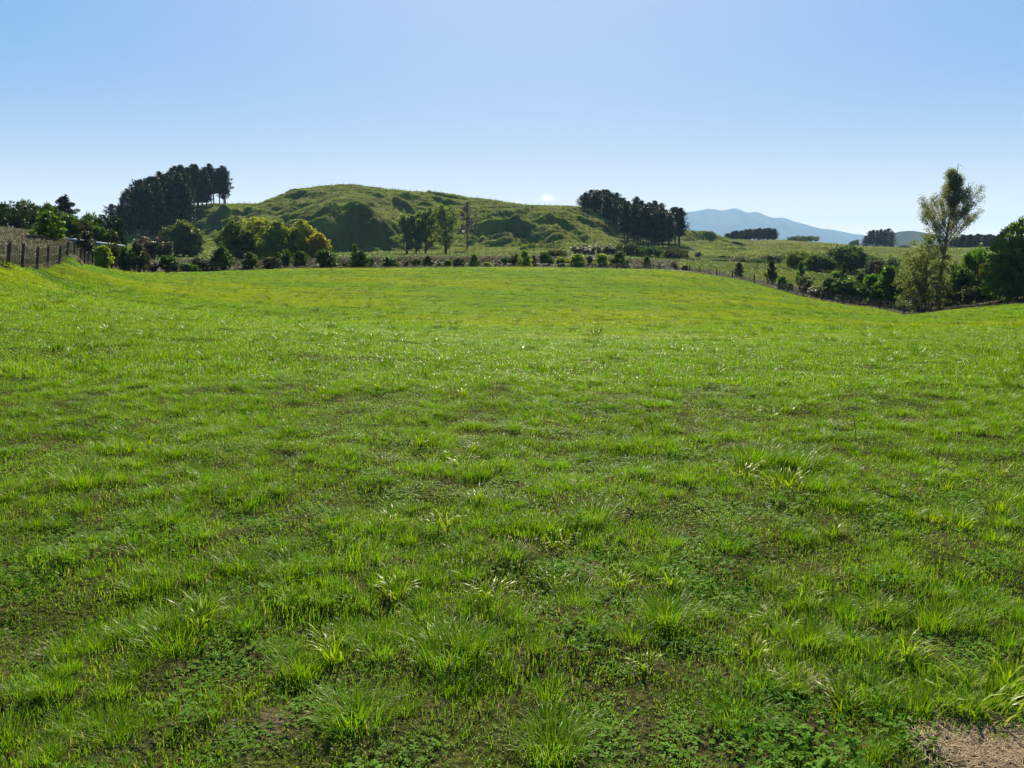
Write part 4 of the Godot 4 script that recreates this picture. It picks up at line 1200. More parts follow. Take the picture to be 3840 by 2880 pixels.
func make_pines() -> void:
	# one clump after another: x, d, height, wide, shape
	var r2 := RandomNumberGenerator.new()
	r2.seed = 19
	for c in [["tall dark pine packed in the clump on the left ridge", "lowest branched pine at the left end of the left ridge clump", "rightmost pine of the left ridge clump, bare trunk against the sky", [-160.9, 338, 12.3, 1.50, 3, -161.4, 345, 11.9, 1.55, 2, -157.2, 340, 14.3, 1.29, 0, -157.2, 344, 14.1, 1.31, 1, -152.8, 340, 17.2, 1.13, 2, -150.6, 340, 19.3, 1.14, 1, -149.5, 341, 19.4, 1.13, 0, -147.5, 342, 19.2, 0.99, 2, -148.3, 348, 21.1, 0.99, 0, -143.0, 340, 21.5, 0.96, 0, -165.0, 359, 16.9, 1.10, 1, -165.2, 363, 18.0, 1.03, 0, -164.5, 371, 22.1, 1.09, 2, -160.3, 363, 19.4, 0.96, 2, -157.7, 367, 24.2, 0.87, 0, -154.6, 365, 24.6, 0.96, 0, -151.2, 363, 23.4, 1.04, 0, -148.5, 361, 26.1, 0.88, 1, -146.5, 365, 25.3, 1.13, 2, -141.8, 359, 26.5, 1.08, 0, -140.9, 363, 26.9, 0.94, 2, -178.2, 391, 18.8, 1.04, 2, -175.0, 389, 20.0, 0.96, 1, -174.9, 398, 21.7, 1.01, 1, -169.6, 392, 22.5, 1.14, 0, -165.6, 390, 22.7, 1.09, 0, -167.8, 399, 21.6, 0.92, 0, -163.6, 397, 21.4, 0.97, 2, -157.7, 391, 22.6, 0.96, 1, -153.0, 386, 23.1, 1.04, 1, -153.5, 394, 22.4, 0.95, 2, -159.7, 416, 17.3, 1.09, 0, -154.3, 413, 20.9, 1.05, 0, -154.0, 419, 17.5, 1.10, 0, -150.0, 413, 18.4, 1.07, 0, -189.0, 429, 19.4, 1.03, 1, -185.5, 429, 20.4, 1.06, 1, -182.4, 427, 21.3, 1.06, 0, -182.6, 432, 19.1, 0.97, 0, -178.0, 427, 20.5, 0.94, 1, -178.1, 431, 17.6, 1.05, 0, -175.2, 430, 17.3, 1.07, 1, -173.3, 431, 19.3, 0.96, 1, -169.5, 426, 19.5, 0.95, 1, -167.3, 427, 20.1, 1.09, 0, -166.0, 427, 19.0, 1.01, 1, -165.2, 431, 19.4, 0.99, 1, -162.2, 430, 20.7, 0.95, 1, -160.1, 430, 19.5, 0.98, 1, -159.2, 431, 17.5, 1.11, 1, -156.3, 431, 18.2, 1.08, 0, -154.0, 431, 19.7, 0.95, 1, -152.7, 431, 17.7, 1.13, 1, -149.7, 431, 17.5, 1.06, 1, -147.8, 432, 18.9, 0.99, 0, -146.4, 430, 18.1, 1.25, 1], "pines in the left ridge clump"],
			["dark pine packed in the clump on the right flank of the hill", "leftmost pine of the right clump where the hill skyline meets it", "rightmost pine of the right clump, before the blue mountain", [37.0, 446, 6.3, 2.60, 0, 50.0, 372, 15.7, 1.18, 2, 51.0, 371, 14.7, 1.26, 1, 53.6, 366, 16.4, 1.13, 2, 56.4, 375, 16.7, 1.11, 1, 58.2, 370, 16.4, 1.13, 1, 59.9, 367, 15.0, 1.23, 1, 62.5, 366, 14.3, 1.29, 0, 65.0, 371, 15.6, 1.18, 1, 66.4, 368, 14.9, 1.25, 0, 69.8, 371, 13.8, 1.34, 1, 45.5, 407, 14.4, 1.29, 1, 47.3, 408, 14.6, 1.27, 1, 49.7, 401, 15.3, 1.21, 1, 52.2, 395, 15.8, 1.17, 1, 55.0, 396, 16.4, 1.13, 2, 57.1, 393, 17.3, 1.07, 1, 61.0, 396, 18.8, 1.06, 0, 64.8, 405, 16.8, 1.10, 2, 66.7, 404, 15.8, 1.17, 1, 68.6, 397, 15.7, 1.18, 1, 71.5, 401, 16.1, 1.15, 1, 74.2, 397, 13.6, 1.36, 2, 39.4, 432, 7.3, 2.55, 0, 43.7, 438, 10.8, 1.72, 1, 47.8, 435, 12.3, 1.50, 0, 49.1, 431, 11.7, 1.59, 2, 53.8, 438, 14.5, 1.27, 1, 58.0, 433, 14.0, 1.32, 1, 61.0, 429, 13.1, 1.41, 1, 64.5, 436, 17.1, 1.08, 1, 68.7, 435, 16.4, 1.13, 0, 70.4, 429, 17.3, 1.07, 1, 75.4, 437, 15.6, 1.18, 1, 78.6, 435, 13.9, 1.33, 1, 41.3, 458, 8.0, 2.32, 2, 45.7, 454, 10.2, 1.81, 0, 49.5, 459, 12.3, 1.50, 0, 51.5, 458, 12.9, 1.43, 1, 55.2, 453, 12.6, 1.47, 1, 59.8, 453, 13.9, 1.33, 0, 62.5, 453, 13.1, 1.42, 1, 68.0, 460, 15.8, 1.17, 2, 68.7, 454, 14.3, 1.30, 1, 75.3, 462, 14.3, 1.30, 1, 77.5, 457, 16.1, 1.15, 1, 81.6, 460, 14.3, 1.30, 2, 82.9, 452, 12.1, 1.53, 1, 88.7, 462, 12.3, 1.50, 1, 37.7, 433, 8.6, 2.15, 0, 41.8, 462, 7.3, 2.53, 2, 42.7, 455, 10.1, 1.83, 3, 42.2, 434, 9.6, 1.92, 0, 45.8, 455, 10.8, 1.71, 0, 45.8, 441, 11.1, 1.67, 0, 48.8, 454, 9.5, 1.96, 3, 49.9, 450, 10.2, 1.81, 0, 50.1, 439, 13.8, 1.34, 3, 50.7, 431, 13.3, 1.39, 3, 52.8, 436, 13.5, 1.37, 2, 56.4, 454, 14.5, 1.28, 3, 57.6, 450, 13.2, 1.40, 3, 59.9, 457, 12.1, 1.52, 2, 75.1, 385, 16.6, 1.12, 1, 76.7, 385, 14.9, 1.24, 1, 76.2, 380, 17.1, 1.20, 1], "pines in the right hill clump"],
			["small far pine in the flat topped plantation below the mountain", "leftmost pine of the flat topped plantation below the mountain", "rightmost pine of the flat topped plantation below the mountain", [163.6, 640, 4.0, 2.60, 0, 167.6, 652, 6.2, 2.60, 1, 171.9, 652, 7.7, 2.41, 0, 174.4, 652, 8.2, 2.26, 2, 178.9, 652, 8.0, 2.32, 0, 182.6, 652, 8.6, 2.15, 2, 185.4, 652, 9.1, 2.04, 2, 189.5, 652, 8.5, 2.17, 1, 192.0, 652, 9.3, 2.00, 1, 196.5, 652, 8.9, 2.08, 2, 200.0, 652, 9.5, 1.95, 0, 203.0, 652, 8.7, 2.12, 1, 172.2, 668, 6.4, 2.60, 0, 176.2, 668, 7.7, 2.41, 1, 179.8, 668, 8.2, 2.26, 1, 182.4, 668, 8.2, 2.25, 0, 186.6, 668, 9.2, 2.02, 0, 190.6, 668, 8.9, 2.08, 1, 193.6, 668, 9.2, 2.00, 2, 197.8, 668, 10.0, 1.86, 0, 200.6, 668, 9.0, 2.06, 1, 204.2, 668, 9.8, 1.89, 2, 207.9, 668, 9.6, 1.93, 1, 176.7, 684, 7.2, 2.56, 2, 180.6, 684, 8.8, 2.10, 1, 184.0, 684, 8.8, 2.11, 0, 186.9, 684, 8.5, 2.16, 2, 191.9, 684, 9.0, 2.06, 2, 194.1, 684, 8.9, 2.07, 1, 197.8, 684, 9.9, 1.86, 1, 201.9, 684, 9.8, 1.89, 0, 206.0, 684, 9.9, 1.87, 2, 209.5, 684, 10.3, 1.80, 0, 213.9, 684, 9.3, 2.00, 0, 205.4, 655, 9.2, 2.01, 0], "pines in the flat topped plantation"],
			["far pine in the square group left of the hazy hill", "leftmost pine of the square group left of the hazy hill", "rightmost pine of the square group left of the hazy hill", [292.1, 690, 8.9, 2.09, 3, 299.2, 700, 12.4, 1.49, 0, 306.1, 709, 14.1, 1.31, 2, 313.2, 718, 14.0, 1.33, 3, 308.4, 700, 14.9, 1.25, 0, 315.6, 709, 14.7, 1.26, 2, 322.7, 718, 15.9, 1.25, 3, 301.0, 700, 11.8, 1.57, 0, 310.8, 709, 11.9, 1.56, 2, 320.7, 718, 12.6, 1.47, 3, 315.2, 694, 14.0, 1.32, 3], "pines in the square group"],
			["far pine in the dark belt behind the tall poplar", "leftmost pine of the dark belt behind the tall poplar", "rightmost pine of the dark belt, near the edge tree", [284.0, 540, 4.7, 2.60, 0, 288.9, 545, 7.1, 2.60, 2, 295.9, 555, 7.7, 2.41, 0, 302.9, 565, 7.7, 2.41, 2, 293.7, 545, 8.3, 2.22, 2, 300.8, 555, 8.6, 2.14, 3, 307.8, 565, 9.1, 2.02, 3, 298.6, 545, 8.6, 2.15, 2, 305.8, 555, 8.4, 2.20, 3, 312.9, 565, 9.0, 2.05, 0, 303.4, 545, 9.4, 1.96, 0, 310.6, 555, 9.6, 1.92, 3, 318.0, 565, 8.8, 2.10, 3, 308.3, 545, 8.9, 2.07, 0, 315.6, 555, 9.3, 2.00, 2, 323.0, 565, 9.5, 1.96, 3, 313.2, 545, 8.7, 2.11, 2, 312.9, 540, 8.4, 2.20, 3], "pines in the dark belt"]]:
		var pts: Array = c[3]
		for k in range(0, pts.size(), 5):
			var lab: String = c[0]
			if k == 0: lab = c[1]
			if k == pts.size() - 5: lab = c[2]
			pine(pts[k], pts[k + 1], pts[k + 2], int(pts[k + 4]), lab, c[4] if lab == c[0] else "", pts[k + 3])

func poplar_mesh(h: float, w: float, seed_: int, leaf: float, n: int, bole := 0.07) -> Array:
	rng.seed = seed_
	var a := Acc.new(rng)
	var t := Acc.new(rng)
	var lean := rng.randf_range(-0.03, 0.03)
	limb(t, Vector3(0, -0.2, 0), Vector3(lean * h, h * 0.95, 0), w * 0.045, 0.04, grey(1.0), 0.015)
	for k in n:
		var f := lerpf(bole, 0.92, pow((k + rng.randf()) / n, 0.85))
		var g := rng.randf() * TAU
		var l: float = w * 0.5 * (0.35 + 0.75 * sin(PI * clampf(0.16 + 0.84 * f, 0, 1))) * rng.randf_range(0.6, 1.15)
		var p := Vector3(lean * h * f, h * f * 0.9, 0)
		var e := p + Vector3(cos(g) * l, h * rng.randf_range(0.09, 0.19), sin(g) * l)
		limb(t, p, e, w * 0.014, 0.02, grey(1.0))
		for j in 6:
			var q := p.lerp(e, 0.35 + 0.65 * j / 5.0)
			crown(a, [[q, Vector3(0.25, 0.4, 0.25) * w * 0.18, 1.0]], 2, 14, leaf, w * 0.085, 0.1)
	return [a.mesh(), t.mesh()]

func big_tree(called: String, label: String, x: float, d: float, top: float, builder: Callable, mat: Material, barkm: Material) -> Node3D:
	var y := ground(x, d)
	var o := thing(called, label, "tree", Vector3(x, y, -d))
	var s: Array = builder.call(top - y)
	part(o, "crown", s[0], mat)
	part(o, "trunk", s[1], barkm)
	return o

# a broad tree of several leafy masses on forking limbs; lobes: x, y, z, rx, ry, rz, share as fractions of the height
func lobed_tree(h: float, seed_: int, lobes: Array, clumps: int, leaves: int, leaf: float, spread: float, low: float) -> Array:
	rng.seed = seed_
	var a := Acc.new(rng)
	var t := Acc.new(rng)
	limb(t, Vector3(0, -0.2, 0), Vector3(0, h * 0.45, 0), h * 0.03, h * 0.015, grey(1.0), 0.03)
	var ls := []
	for lb in lobes:
		var c := Vector3(lb[0], lb[1], lb[2]) * h
		limb(t, Vector3(0, h * rng.randf_range(0.1, 0.35), 0), c, h * 0.016, h * 0.004, grey(1.0))
		ls.append([c, Vector3(lb[3], lb[4], lb[5]) * h, lb[6]])
	crown(a, ls, clumps, leaves, leaf, spread, low)
	return [a.mesh(), t.mesh()]

func make_trees() -> void:
	var pop := leaf_mat("poplar_leaves", Color(0.155, 0.215, 0.050), Color(0.95, 1.0, 0.35), 0.5, 0.25)
	big_tree("round_willow", "round dark willow dome standing alone on the left below the pines", -91.42, 232, 9.87, func(h): return lobed_tree(h, 21, [[0.000, 0.620, 0.000, 0.381, 0.360, 0.381, 1.00], [-0.280, 0.500, 0.112, 0.291, 0.340, 0.291, 0.70], [0.302, 0.480, -0.056, 0.280, 0.320, 0.280, 0.70], [0.000, 0.420, 0.280, 0.336, 0.340, 0.336, 0.60], [0.056, 0.800, 0.000, 0.224, 0.190, 0.224, 0.35], [-0.056, 0.450, -0.246, 0.336, 0.320, 0.336, 0.50], [0.000, 0.200, 0.112, 0.470, 0.200, 0.470, 0.60], [-0.224, 0.220, -0.112, 0.336, 0.200, 0.336, 0.40], [0.246, 0.220, 0.000, 0.314, 0.200, 0.314, 0.40]], 100, 34, 0.55, 0.75, 0.5), tint("willow"), bark())
	big_tree("yellow_willow", "leftmost and greenest of the yellow autumn willows", -67.56, 204, 8.62, func(h): return lobed_tree(h, 31, [[0.000, 0.620, 0.000, 0.324, 0.360, 0.324, 1.00], [-0.238, 0.500, 0.095, 0.248, 0.340, 0.248, 0.70], [0.257, 0.480, -0.048, 0.238, 0.320, 0.238, 0.70], [0.000, 0.420, 0.238, 0.286, 0.340, 0.286, 0.60], [0.048, 0.800, 0.000, 0.191, 0.190, 0.191, 0.35], [-0.048, 0.450, -0.210, 0.286, 0.320, 0.286, 0.50], [0.000, 0.200, 0.095, 0.400, 0.200, 0.400, 0.60], [-0.191, 0.220, -0.095, 0.286, 0.200, 0.286, 0.40], [0.210, 0.220, 0.000, 0.267, 0.200, 0.267, 0.40]], 66, 34, 0.46, 0.8, 0.5), tint("willow"), bark())
	big_tree("yellow_willow", "tallest yellow autumn willow with a golden top", -64.48, 212, 10.34, func(h): return lobed_tree(h, 32, [[0.000, 0.620, 0.000, 0.323, 0.360, 0.323, 1.00], [-0.237, 0.500, 0.095, 0.247, 0.340, 0.247, 0.70], [0.256, 0.480, -0.047, 0.237, 0.320, 0.237, 0.70], [0.000, 0.420, 0.237, 0.285, 0.340, 0.285, 0.60], [0.047, 0.800, 0.000, 0.190, 0.190, 0.190, 0.35], [-0.047, 0.450, -0.209, 0.285, 0.320, 0.285, 0.50], [0.000, 0.200, 0.095, 0.398, 0.200, 0.398, 0.60], [-0.190, 0.220, -0.095, 0.285, 0.200, 0.285, 0.40], [0.209, 0.220, 0.000, 0.266, 0.200, 0.266, 0.40]], 77, 34, 0.46, 0.8, 0.5), leaf_mat("leaves_gold", Color(0.225, 0.255, 0.030), Color(0.95, 1.0, 0.25), 0.5, 0.2), bark())
	big_tree("yellow_willow", "olive yellow willow right of the tallest golden one", -57.71, 204, 8.62, func(h): return lobed_tree(h, 33, [[0.000, 0.620, 0.000, 0.343, 0.360, 0.343, 1.00], [-0.252, 0.500, 0.101, 0.263, 0.340, 0.263, 0.70], [0.273, 0.480, -0.050, 0.252, 0.320, 0.252, 0.70], [0.000, 0.420, 0.252, 0.303, 0.340, 0.303, 0.60], [0.050, 0.800, 0.000, 0.202, 0.190, 0.202, 0.35], [-0.050, 0.450, -0.222, 0.303, 0.320, 0.303, 0.50], [0.000, 0.200, 0.101, 0.424, 0.200, 0.424, 0.60], [-0.202, 0.220, -0.101, 0.303, 0.200, 0.303, 0.40], [0.222, 0.220, 0.000, 0.283, 0.200, 0.283, 0.40]], 66, 34, 0.46, 0.8, 0.5), leaf_mat("leaves_gold_olive", Color(0.165, 0.215, 0.028), Color(0.95, 1.0, 0.25), 0.5, 0.2), bark())
	big_tree("yellow_willow", "bright round yellow willow standing right of the others", -51.97, 207, 8.91, func(h): return lobed_tree(h, 34, [[0.000, 0.620, 0.000, 0.288, 0.360, 0.288, 1.00], [-0.211, 0.500, 0.085, 0.220, 0.340, 0.220, 0.70], [0.228, 0.480, -0.042, 0.211, 0.320, 0.211, 0.70], [0.000, 0.420, 0.211, 0.254, 0.340, 0.254, 0.60], [0.042, 0.800, 0.000, 0.169, 0.190, 0.169, 0.35], [-0.042, 0.450, -0.186, 0.254, 0.320, 0.254, 0.50], [0.000, 0.200, 0.085, 0.355, 0.200, 0.355, 0.60], [-0.169, 0.220, -0.085, 0.254, 0.200, 0.254, 0.40], [0.186, 0.220, 0.000, 0.237, 0.200, 0.237, 0.40]], 66, 34, 0.46, 0.75, 0.5), leaf_mat("leaves_gold", Color(0.225, 0.255, 0.030), Color(0.95, 1.0, 0.25), 0.5, 0.2), bark())
	big_tree("yellow_willow", "low yellow willow at the right end of the willow group", -47.34, 203, 5.60, func(h): return lobed_tree(h, 35, [[0.000, 0.620, 0.000, 0.351, 0.360, 0.351, 1.00], [-0.258, 0.500, 0.103, 0.268, 0.340, 0.268, 0.70], [0.279, 0.480, -0.052, 0.258, 0.320, 0.258, 0.70], [0.000, 0.420, 0.258, 0.310, 0.340, 0.310, 0.60], [0.052, 0.800, 0.000, 0.206, 0.190, 0.206, 0.35], [-0.052, 0.450, -0.227, 0.310, 0.320, 0.310, 0.50], [0.000, 0.200, 0.103, 0.434, 0.200, 0.434, 0.60], [-0.206, 0.220, -0.103, 0.310, 0.200, 0.310, 0.40], [0.227, 0.220, 0.000, 0.289, 0.200, 0.289, 0.40]], 49, 34, 0.46, 0.7, 0.5), tint("yellow"), bark())
	big_tree("poplar_tree", "leftmost and bushiest poplar of the row below the hill", -35.88, 284, 13.76, func(h): return poplar_mesh(h, 8.55, 41, 0.5, 50), pop, bark())
	big_tree("poplar_tree", "second slim poplar of the row below the hill", -32.63, 284, 14.02, func(h): return poplar_mesh(h, 7.17, 42, 0.5, 50), pop, bark())
	big_tree("poplar_tree", "third poplar, taller one of the left three below the hill", -29.53, 284, 16.14, func(h): return poplar_mesh(h, 9.10, 43, 0.5, 50), pop, bark())
	big_tree("poplar_tree", "tallest broad poplar standing apart at the right of the row", -22.58, 284, 17.19, func(h): return poplar_mesh(h, 11.04, 44, 0.5, 50), pop, bark())
	big_tree("bare_tree", "thin half bare brown tree on the hill right of the poplars", -17.98, 338, 21.21, func(h): return poplar_mesh(h, 7.66, 45, 0.34, 26, 0.2), leaf_mat("leaves_thin_brown", Color(0.060, 0.052, 0.036), Color(0.4, 0.36, 0.25)), bark())
	big_tree("conifer_tree", "layered spreading conifer rising over the left thicket", -100.77, 190, 13.85, func(h): return lobed_tree(h, 51, [[0.000, 0.930, 0.000, 0.096, 0.050, 0.096, 0.25], [-0.048, 0.860, 0.030, 0.144, 0.035, 0.144, 0.40], [0.060, 0.790, 0.000, 0.179, 0.035, 0.179, 0.45], [-0.072, 0.720, 0.000, 0.179, 0.035, 0.179, 0.50], [0.096, 0.650, 0.060, 0.215, 0.035, 0.215, 0.50], [-0.090, 0.580, 0.000, 0.215, 0.040, 0.215, 0.55], [0.030, 0.500, 0.000, 0.251, 0.050, 0.251, 0.60], [0.000, 0.360, 0.000, 0.251, 0.080, 0.251, 0.80]], 60, 22, 0.42, 0.55, 0.2), tint("deep"), bark())
	big_tree("olive_tree", "bushy olive brown tree wrapped round the foot of the tall poplar", 51.15, 102.8, 4.02, func(h): return lobed_tree(h, 61, [[0.000, 0.620, 0.000, 0.250, 0.360, 0.250, 1.00], [-0.184, 0.500, 0.073, 0.191, 0.340, 0.191, 0.70], [0.198, 0.480, -0.037, 0.184, 0.320, 0.184, 0.70], [0.000, 0.420, 0.184, 0.220, 0.340, 0.220, 0.60], [0.037, 0.800, 0.000, 0.147, 0.190, 0.147, 0.35], [-0.037, 0.450, -0.162, 0.220, 0.320, 0.220, 0.50], [0.000, 0.200, 0.073, 0.308, 0.200, 0.308, 0.60], [-0.147, 0.220, -0.073, 0.220, 0.200, 0.220, 0.40], [0.162, 0.220, 0.000, 0.206, 0.200, 0.206, 0.40]], 100, 26, 0.22, 0.46, 0.35), leaf_mat("leaves_olive_brown", Color(0.120, 0.142, 0.050), Color(0.9, 0.98, 0.35), 0.5, 0.2), bark())
	big_tree("edge_tree", "large dense green tree cut by the right edge of the frame", 56.57, 94, 5.13, func(h): return lobed_tree(h, 62, [[0.000, 0.620, 0.000, 0.221, 0.360, 0.221, 1.00], [-0.162, 0.500, 0.065, 0.169, 0.340, 0.169, 0.70], [0.175, 0.480, -0.032, 0.162, 0.320, 0.162, 0.70], [0.000, 0.420, 0.162, 0.195, 0.340, 0.195, 0.60], [0.032, 0.800, 0.000, 0.130, 0.190, 0.130, 0.35], [-0.032, 0.450, -0.143, 0.195, 0.320, 0.195, 0.50], [0.000, 0.200, 0.065, 0.272, 0.200, 0.272, 0.60], [-0.130, 0.220, -0.065, 0.195, 0.200, 0.195, 0.40], [0.143, 0.220, 0.000, 0.182, 0.200, 0.182, 0.40]], 170, 34, 0.26, 0.42, 0.4), leaf_mat("leaves_edge", Color(0.110, 0.185, 0.028), Color(0.85, 1.0, 0.25), 0.5, 0.2), bark())
	big_tree("edge_tree", "green leafy tree behind the right edge of the frame, mostly outside", 62.32, 96, 4.15, func(h): return lobed_tree(h, 63, [[0.000, 0.620, 0.000, 0.247, 0.360, 0.247, 1.00], [-0.182, 0.500, 0.073, 0.189, 0.340, 0.189, 0.70], [0.196, 0.480, -0.036, 0.182, 0.320, 0.182, 0.70], [0.000, 0.420, 0.182, 0.218, 0.340, 0.218, 0.60], [0.036, 0.800, 0.000, 0.146, 0.190, 0.146, 0.35], [-0.036, 0.450, -0.160, 0.218, 0.320, 0.218, 0.50], [0.000, 0.200, 0.073, 0.306, 0.200, 0.306, 0.60], [-0.146, 0.220, -0.073, 0.218, 0.200, 0.218, 0.40], [0.160, 0.220, 0.000, 0.204, 0.200, 0.204, 0.40]], 120, 34, 0.26, 0.42, 0.4), leaf_mat("leaves_edge", Color(0.110, 0.185, 0.028), Color(0.85, 1.0, 0.25), 0.5, 0.2), bark())
	make_tall_poplar()

# the tall half bare poplar at the right: a leaning trunk, long rising limbs with thin leaf, a denser head
func make_tall_poplar() -> void:
	rng.seed = 404
	var x := 53.19
	var d := 103.5
	var y := ground(x, d)
	var h: float = 12.48 - y
	var o := thing("poplar_tree", "tallest tree, half bare poplar with long rising limbs against the sky", "tree", Vector3(x, y, -d))
	var a := Acc.new(rng)
	var t := Acc.new(rng)
	var dx := 1.32
	var P := func(f: float) -> Vector3: return Vector3(dx * pow(f, 1.15), h * f, 0.0)
	t.tube([Vector3(0, -0.2, 0), P.call(0.12), P.call(0.3), P.call(0.5), P.call(0.7), P.call(0.975)], [0.36, 0.27, 0.21, 0.16, 0.10, 0.03], grey(1.0), 8)
	var sprays := []
	for k in 44:
		var f := lerpf(0.34, 0.87, pow((k + 0.5) / 44.0, 0.9))
		var g := rng.randf() * TAU
		var l: float = h * lerpf(0.38, 0.07, pow((f - 0.34) / 0.53, 0.8)) * rng.randf_range(0.7, 1.12)
		var p: Vector3 = P.call(f)
		var side := 0.70 if f < 0.6 else 0.5
		var e := p + Vector3(cos(g) * l * side, l * rng.randf_range(0.80, 1.1), sin(g) * l * side)
		e.y = minf(e.y, h * 0.97)
		limb(t, p, e, lerpf(0.085, 0.04, f), 0.012, grey(1.0), 0.07)
		sprays.append([p, e, f])
		for j in 3:
			var q := p.lerp(e, rng.randf_range(0.35, 0.8))
			var e2 := q + Vector3(cos(g + rng.randf_range(-1, 1)), rng.randf_range(1.0, 1.9), sin(g + rng.randf_range(-1, 1))).normalized() * l * rng.randf_range(0.25, 0.42)
			e2.y = minf(e2.y, h * 0.97)
			limb(t, q, e2, 0.022, 0.007, grey(1.0))
			sprays.append([q, e2, f + 0.05])
	for s in sprays:
		var dense := 15 if s[2] < 0.6 else 10
		for j in dense:
			var q: Vector3 = s[0].lerp(s[1], rng.randf_range(0.22, 1.03))
			var tone := rng.randf_range(0.6, 1.3)
			for m in 17:
				a.leaf(q + a.unit() * rng.randf_range(0.1, 0.65), rng.randf_range(0.10, 0.18), grey(tone * rng.randf_range(0.8, 1.2)))
	# the denser head, and the two thick columns of leaf right of the trunk
	for hd in [[Vector3(dx * 0.99, h * 0.83, 0), Vector3(0.085, 0.18, 0.085) * h], [Vector3(dx * 0.97 + h * 0.06, h * 0.72, 0), Vector3(0.06, 0.16, 0.07) * h], [Vector3(dx * 0.9, h * 0.62, 0.3), Vector3(0.055, 0.10, 0.06) * h]]:
		crown(a, [[hd[0], hd[1], 1.0]], 20, 14, 0.16, 0.46, 0.1)
	part(o, "crown", a.mesh(), leaf_mat("poplar_leaves_bronze", Color(0.165, 0.185, 0.100), Color(0.95, 1.0, 0.5), 0.5, 0.25))
	part(o, "trunk", t.mesh(), dull_mat("pale_bark", Color(0.15, 0.125, 0.105)))

# ---------------------------------------------------------------- rough cover on hill and banks
func make_far_cover() -> void:
	var a := Acc.new(rng)
	for k in 26:
		var g := rng.randf() * TAU
		var r := 0.5 * sqrt(rng.randf())
		var f := rng.randf_range(0.75, 1.25)
		a.blade(Vector3(cos(g) * r, -0.05, sin(g) * r), Vector3(cos(g), 0, sin(g)), rng.randf_range(0.2, 0.42), 0.16, rng.randf_range(0.2, 1.2), grey(f), grey(f), 2)
	var rough := leaf_mat("rough_pasture", Color(1, 1, 1), Color(0.62, 0.75, 0.3), 0.6, 0.3)
	var m := a.mesh()
	var spots := []
	var r3 := RandomNumberGenerator.new()
	r3.seed = 5
	for k in 90000:
		var d := lerpf(165.0, 520.0, sqrt(r3.randf()))
		var x := r3.randf_range(-0.68, 0.68) * d
		if d < 200.0 and x < 0.17 * d: continue
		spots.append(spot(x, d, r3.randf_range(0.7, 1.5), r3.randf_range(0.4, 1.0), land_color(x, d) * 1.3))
	scatter("pasture_grass", "rough tufted pasture over the hill and the valley meadows", m, rough, spots)
	# dry weeds on the banks just past the fences
	var w := Acc.new(rng)
	for k in 60:
		var g := rng.randf() * TAU
		var r := 0.5 * sqrt(rng.randf())
		var f := rng.randf_range(0.7, 1.3)
		w.blade(Vector3(cos(g) * r, -0.05, sin(g) * r), Vector3(cos(g), 0, sin(g)), rng.randf_range(0.25, 0.75), 0.035, rng.randf_range(0.2, 1.3), grey(f), grey(f), 2)
	spots = []
	for k in 34000:
		var t := r3.randf_range(-0.70, 0.66)
		var e := paddock_end(t)
		var d := e + 0.8 + 70.0 * pow(r3.randf(), 1.3)
		if t > 0.2: d = e + 0.8 + 26.0 * pow(r3.randf(), 1.5)
		var x := t * d
		var n := nz2.get_noise_2d(x * 0.15, d * 0.15)
		var c := Color(0.066, 0.052, 0.029).lerp(Color(0.042, 0.056, 0.016), clampf(0.45 + n * 1.6 + (0.25 if t > 0.2 else 0.0), 0.0, 1.0))
		var s := r3.randf_range(0.7, 1.3)
		if t > 0.2: s *= 0.6
		if t < -0.42:
			s *= 0.62
			c *= 1.3
		spots.append(spot(x, d, s, r3.randf_range(0.5, 1.1) * (0.45 if t > 0.12 and d < e + 6.0 else 0.9), c * r3.randf_range(0.8, 1.2)))
	scatter("dry_weeds", "brown dry weeds on the banks beyond the fences", w.mesh(), leaf_mat("weeds", Color(1, 1, 1), Color(0.6, 0.6, 0.4), 0.6, 0.3), spots)

